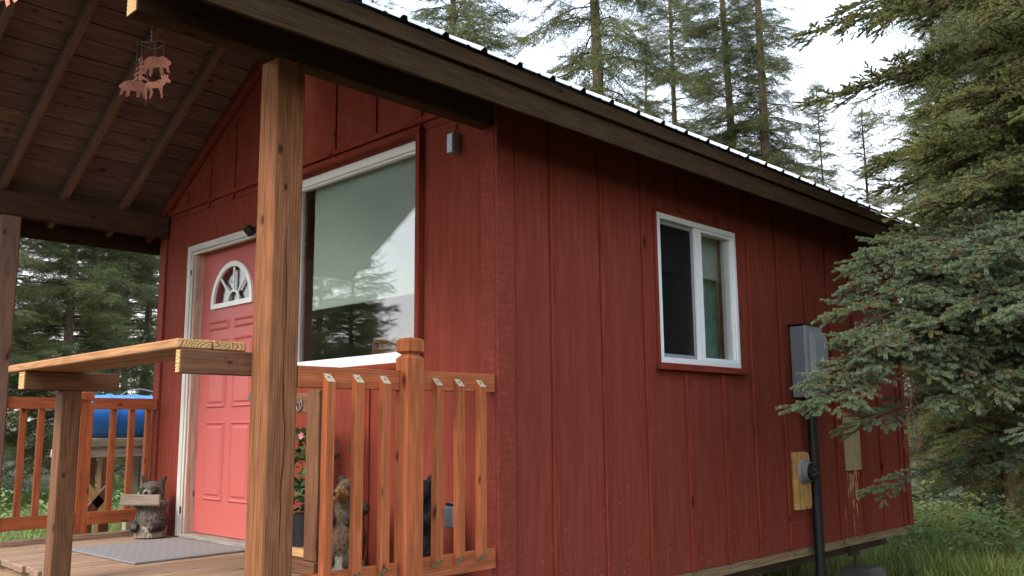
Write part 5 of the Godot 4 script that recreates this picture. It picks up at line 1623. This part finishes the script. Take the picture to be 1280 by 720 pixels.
func build_grass() -> void:
	var r := RandomNumberGenerator.new()
	r.seed = 55
	var clumps := []
	for v in 3:
		var m := MB.new()
		for i in 26:
			var a := r.randf() * TAU
			var p := Vector3(r.randfn() * 0.06, 0, r.randfn() * 0.06)
			var h := r.randf_range(0.12, 0.38)
			var out := Vector3(cos(a), 0, sin(a)) * h * r.randf_range(0.15, 0.7)
			var w := out.cross(Vector3.UP).normalized() * r.randf_range(0.002, 0.004)
			var l := r.randf_range(0.65, 1.25)
			m.tint = Color(l * r.randf_range(0.9, 1.3), l, l * r.randf_range(0.7, 1.0))
			var mid := p + out * 0.4 + Vector3(0, h * 0.65, 0)
			var tip := p + out + Vector3(0, h, 0)
			m.flat(p + w, p - w, mid + w, out.cross(w))
			m.flat(p - w, mid - w, mid + w, out.cross(w))
			m.flat(mid + w, mid - w, tip, out.cross(w))
		clumps.append(m.mesh())
	var bufs := [PackedFloat32Array(), PackedFloat32Array(), PackedFloat32Array()]
	var n1 := noise(8, 0.5, 2)
	for reg in [[-30.0, -4.3, -12.0, 6.0, 30000], [-4.0, 5.0, -14.0, -5.3, 11000], [0.25, 4.0, -5.4, -2.0, 2500]]:
		for i in reg[4]:
			var p := Vector2(r.randf_range(reg[0], reg[1]), r.randf_range(reg[2], reg[3]))
			var nv := n1.get_noise_2dv(p)
			if nv < -0.25 and r.randf() < 0.7: continue
			var g := Color(0.19, 0.26, 0.08).lerp(Color(0.30, 0.34, 0.14), clampf(nv + r.randf() * 0.6, 0, 1))
			if r.randf() < 0.08: g = Color(0.26, 0.22, 0.13)
			var far: float = smoothstep(7.0, 16.0, Vector2(p.x + 1.5, p.y).length())
			push(bufs[r.randi() % 3], Basis(Vector3.UP, r.randf() * TAU).scaled(Vector3.ONE * r.randf_range(0.6, 1.25)), Vector3(p.x, -0.25 * far - 0.01, p.y), g * r.randf_range(0.8, 1.15))
	var o := Node3D.new()
	o.name = "grass"
	add_child(o)
	o.set_meta("kind", "stuff"); o.set_meta("label", "bright green grass and weeds on the ground around the cabin"); o.set_meta("category", "grass")
	for i in 3: multi("blades", clumps[i], M.grass, bufs[i], o).set_meta("kind", "stuff")
	# leafy weeds at the edge of the wood
	var lm := MB.new()
	for i in 40:
		var h := r.randf_range(0.1, 0.42)
		var a := r.randf() * TAU
		var p := Vector3(cos(a), 0, sin(a)) * r.randf_range(0.02, 0.16) + Vector3(0, h, 0)
		var d := Vector3(cos(a), r.randf_range(-0.4, 0.5), sin(a)).normalized()
		var s := d.cross(Vector3.UP).normalized() * r.randf_range(0.012, 0.022)
		var l := r.randf_range(0.7, 1.25)
		lm.tint = Color(l, l, l * 0.9)
		lm.flat(p, p + d * 0.035 + s, p + d * 0.075, Vector3.UP)
		lm.flat(p, p + d * 0.035 - s, p + d * 0.075, Vector3.UP)
	var wm := lm.mesh()
	var wb := PackedFloat32Array()
	for reg in [[-3.5, 4.0, -11.5, -6.0, 420], [-22.0, -8.5, -8.5, 3.0, 600]]:
		for i in reg[4]:
			var c := Color(0.13, 0.20, 0.07).lerp(Color(0.20, 0.27, 0.11), r.randf())
			push(wb, Basis(Vector3.UP, r.randf() * TAU).scaled(Vector3.ONE * r.randf_range(0.7, 1.6)), Vector3(r.randf_range(reg[0], reg[1]), -0.03, r.randf_range(reg[2], reg[3])), c)
	var wo := multi("weeds", wm, M.leaves, wb, self)
	wo.set_meta("kind", "stuff"); wo.set_meta("label", "low leafy weeds growing through the grass"); wo.set_meta("category", "weeds")

func _ready() -> void:
	rng.seed = 4711
	camera_and_light()
	make_materials()
	print("materials")
	build_ground()
	build_cabin()
	print("cabin")
	build_porch()
	build_small_things()
	print("things")
	build_trees()
	print("trees")
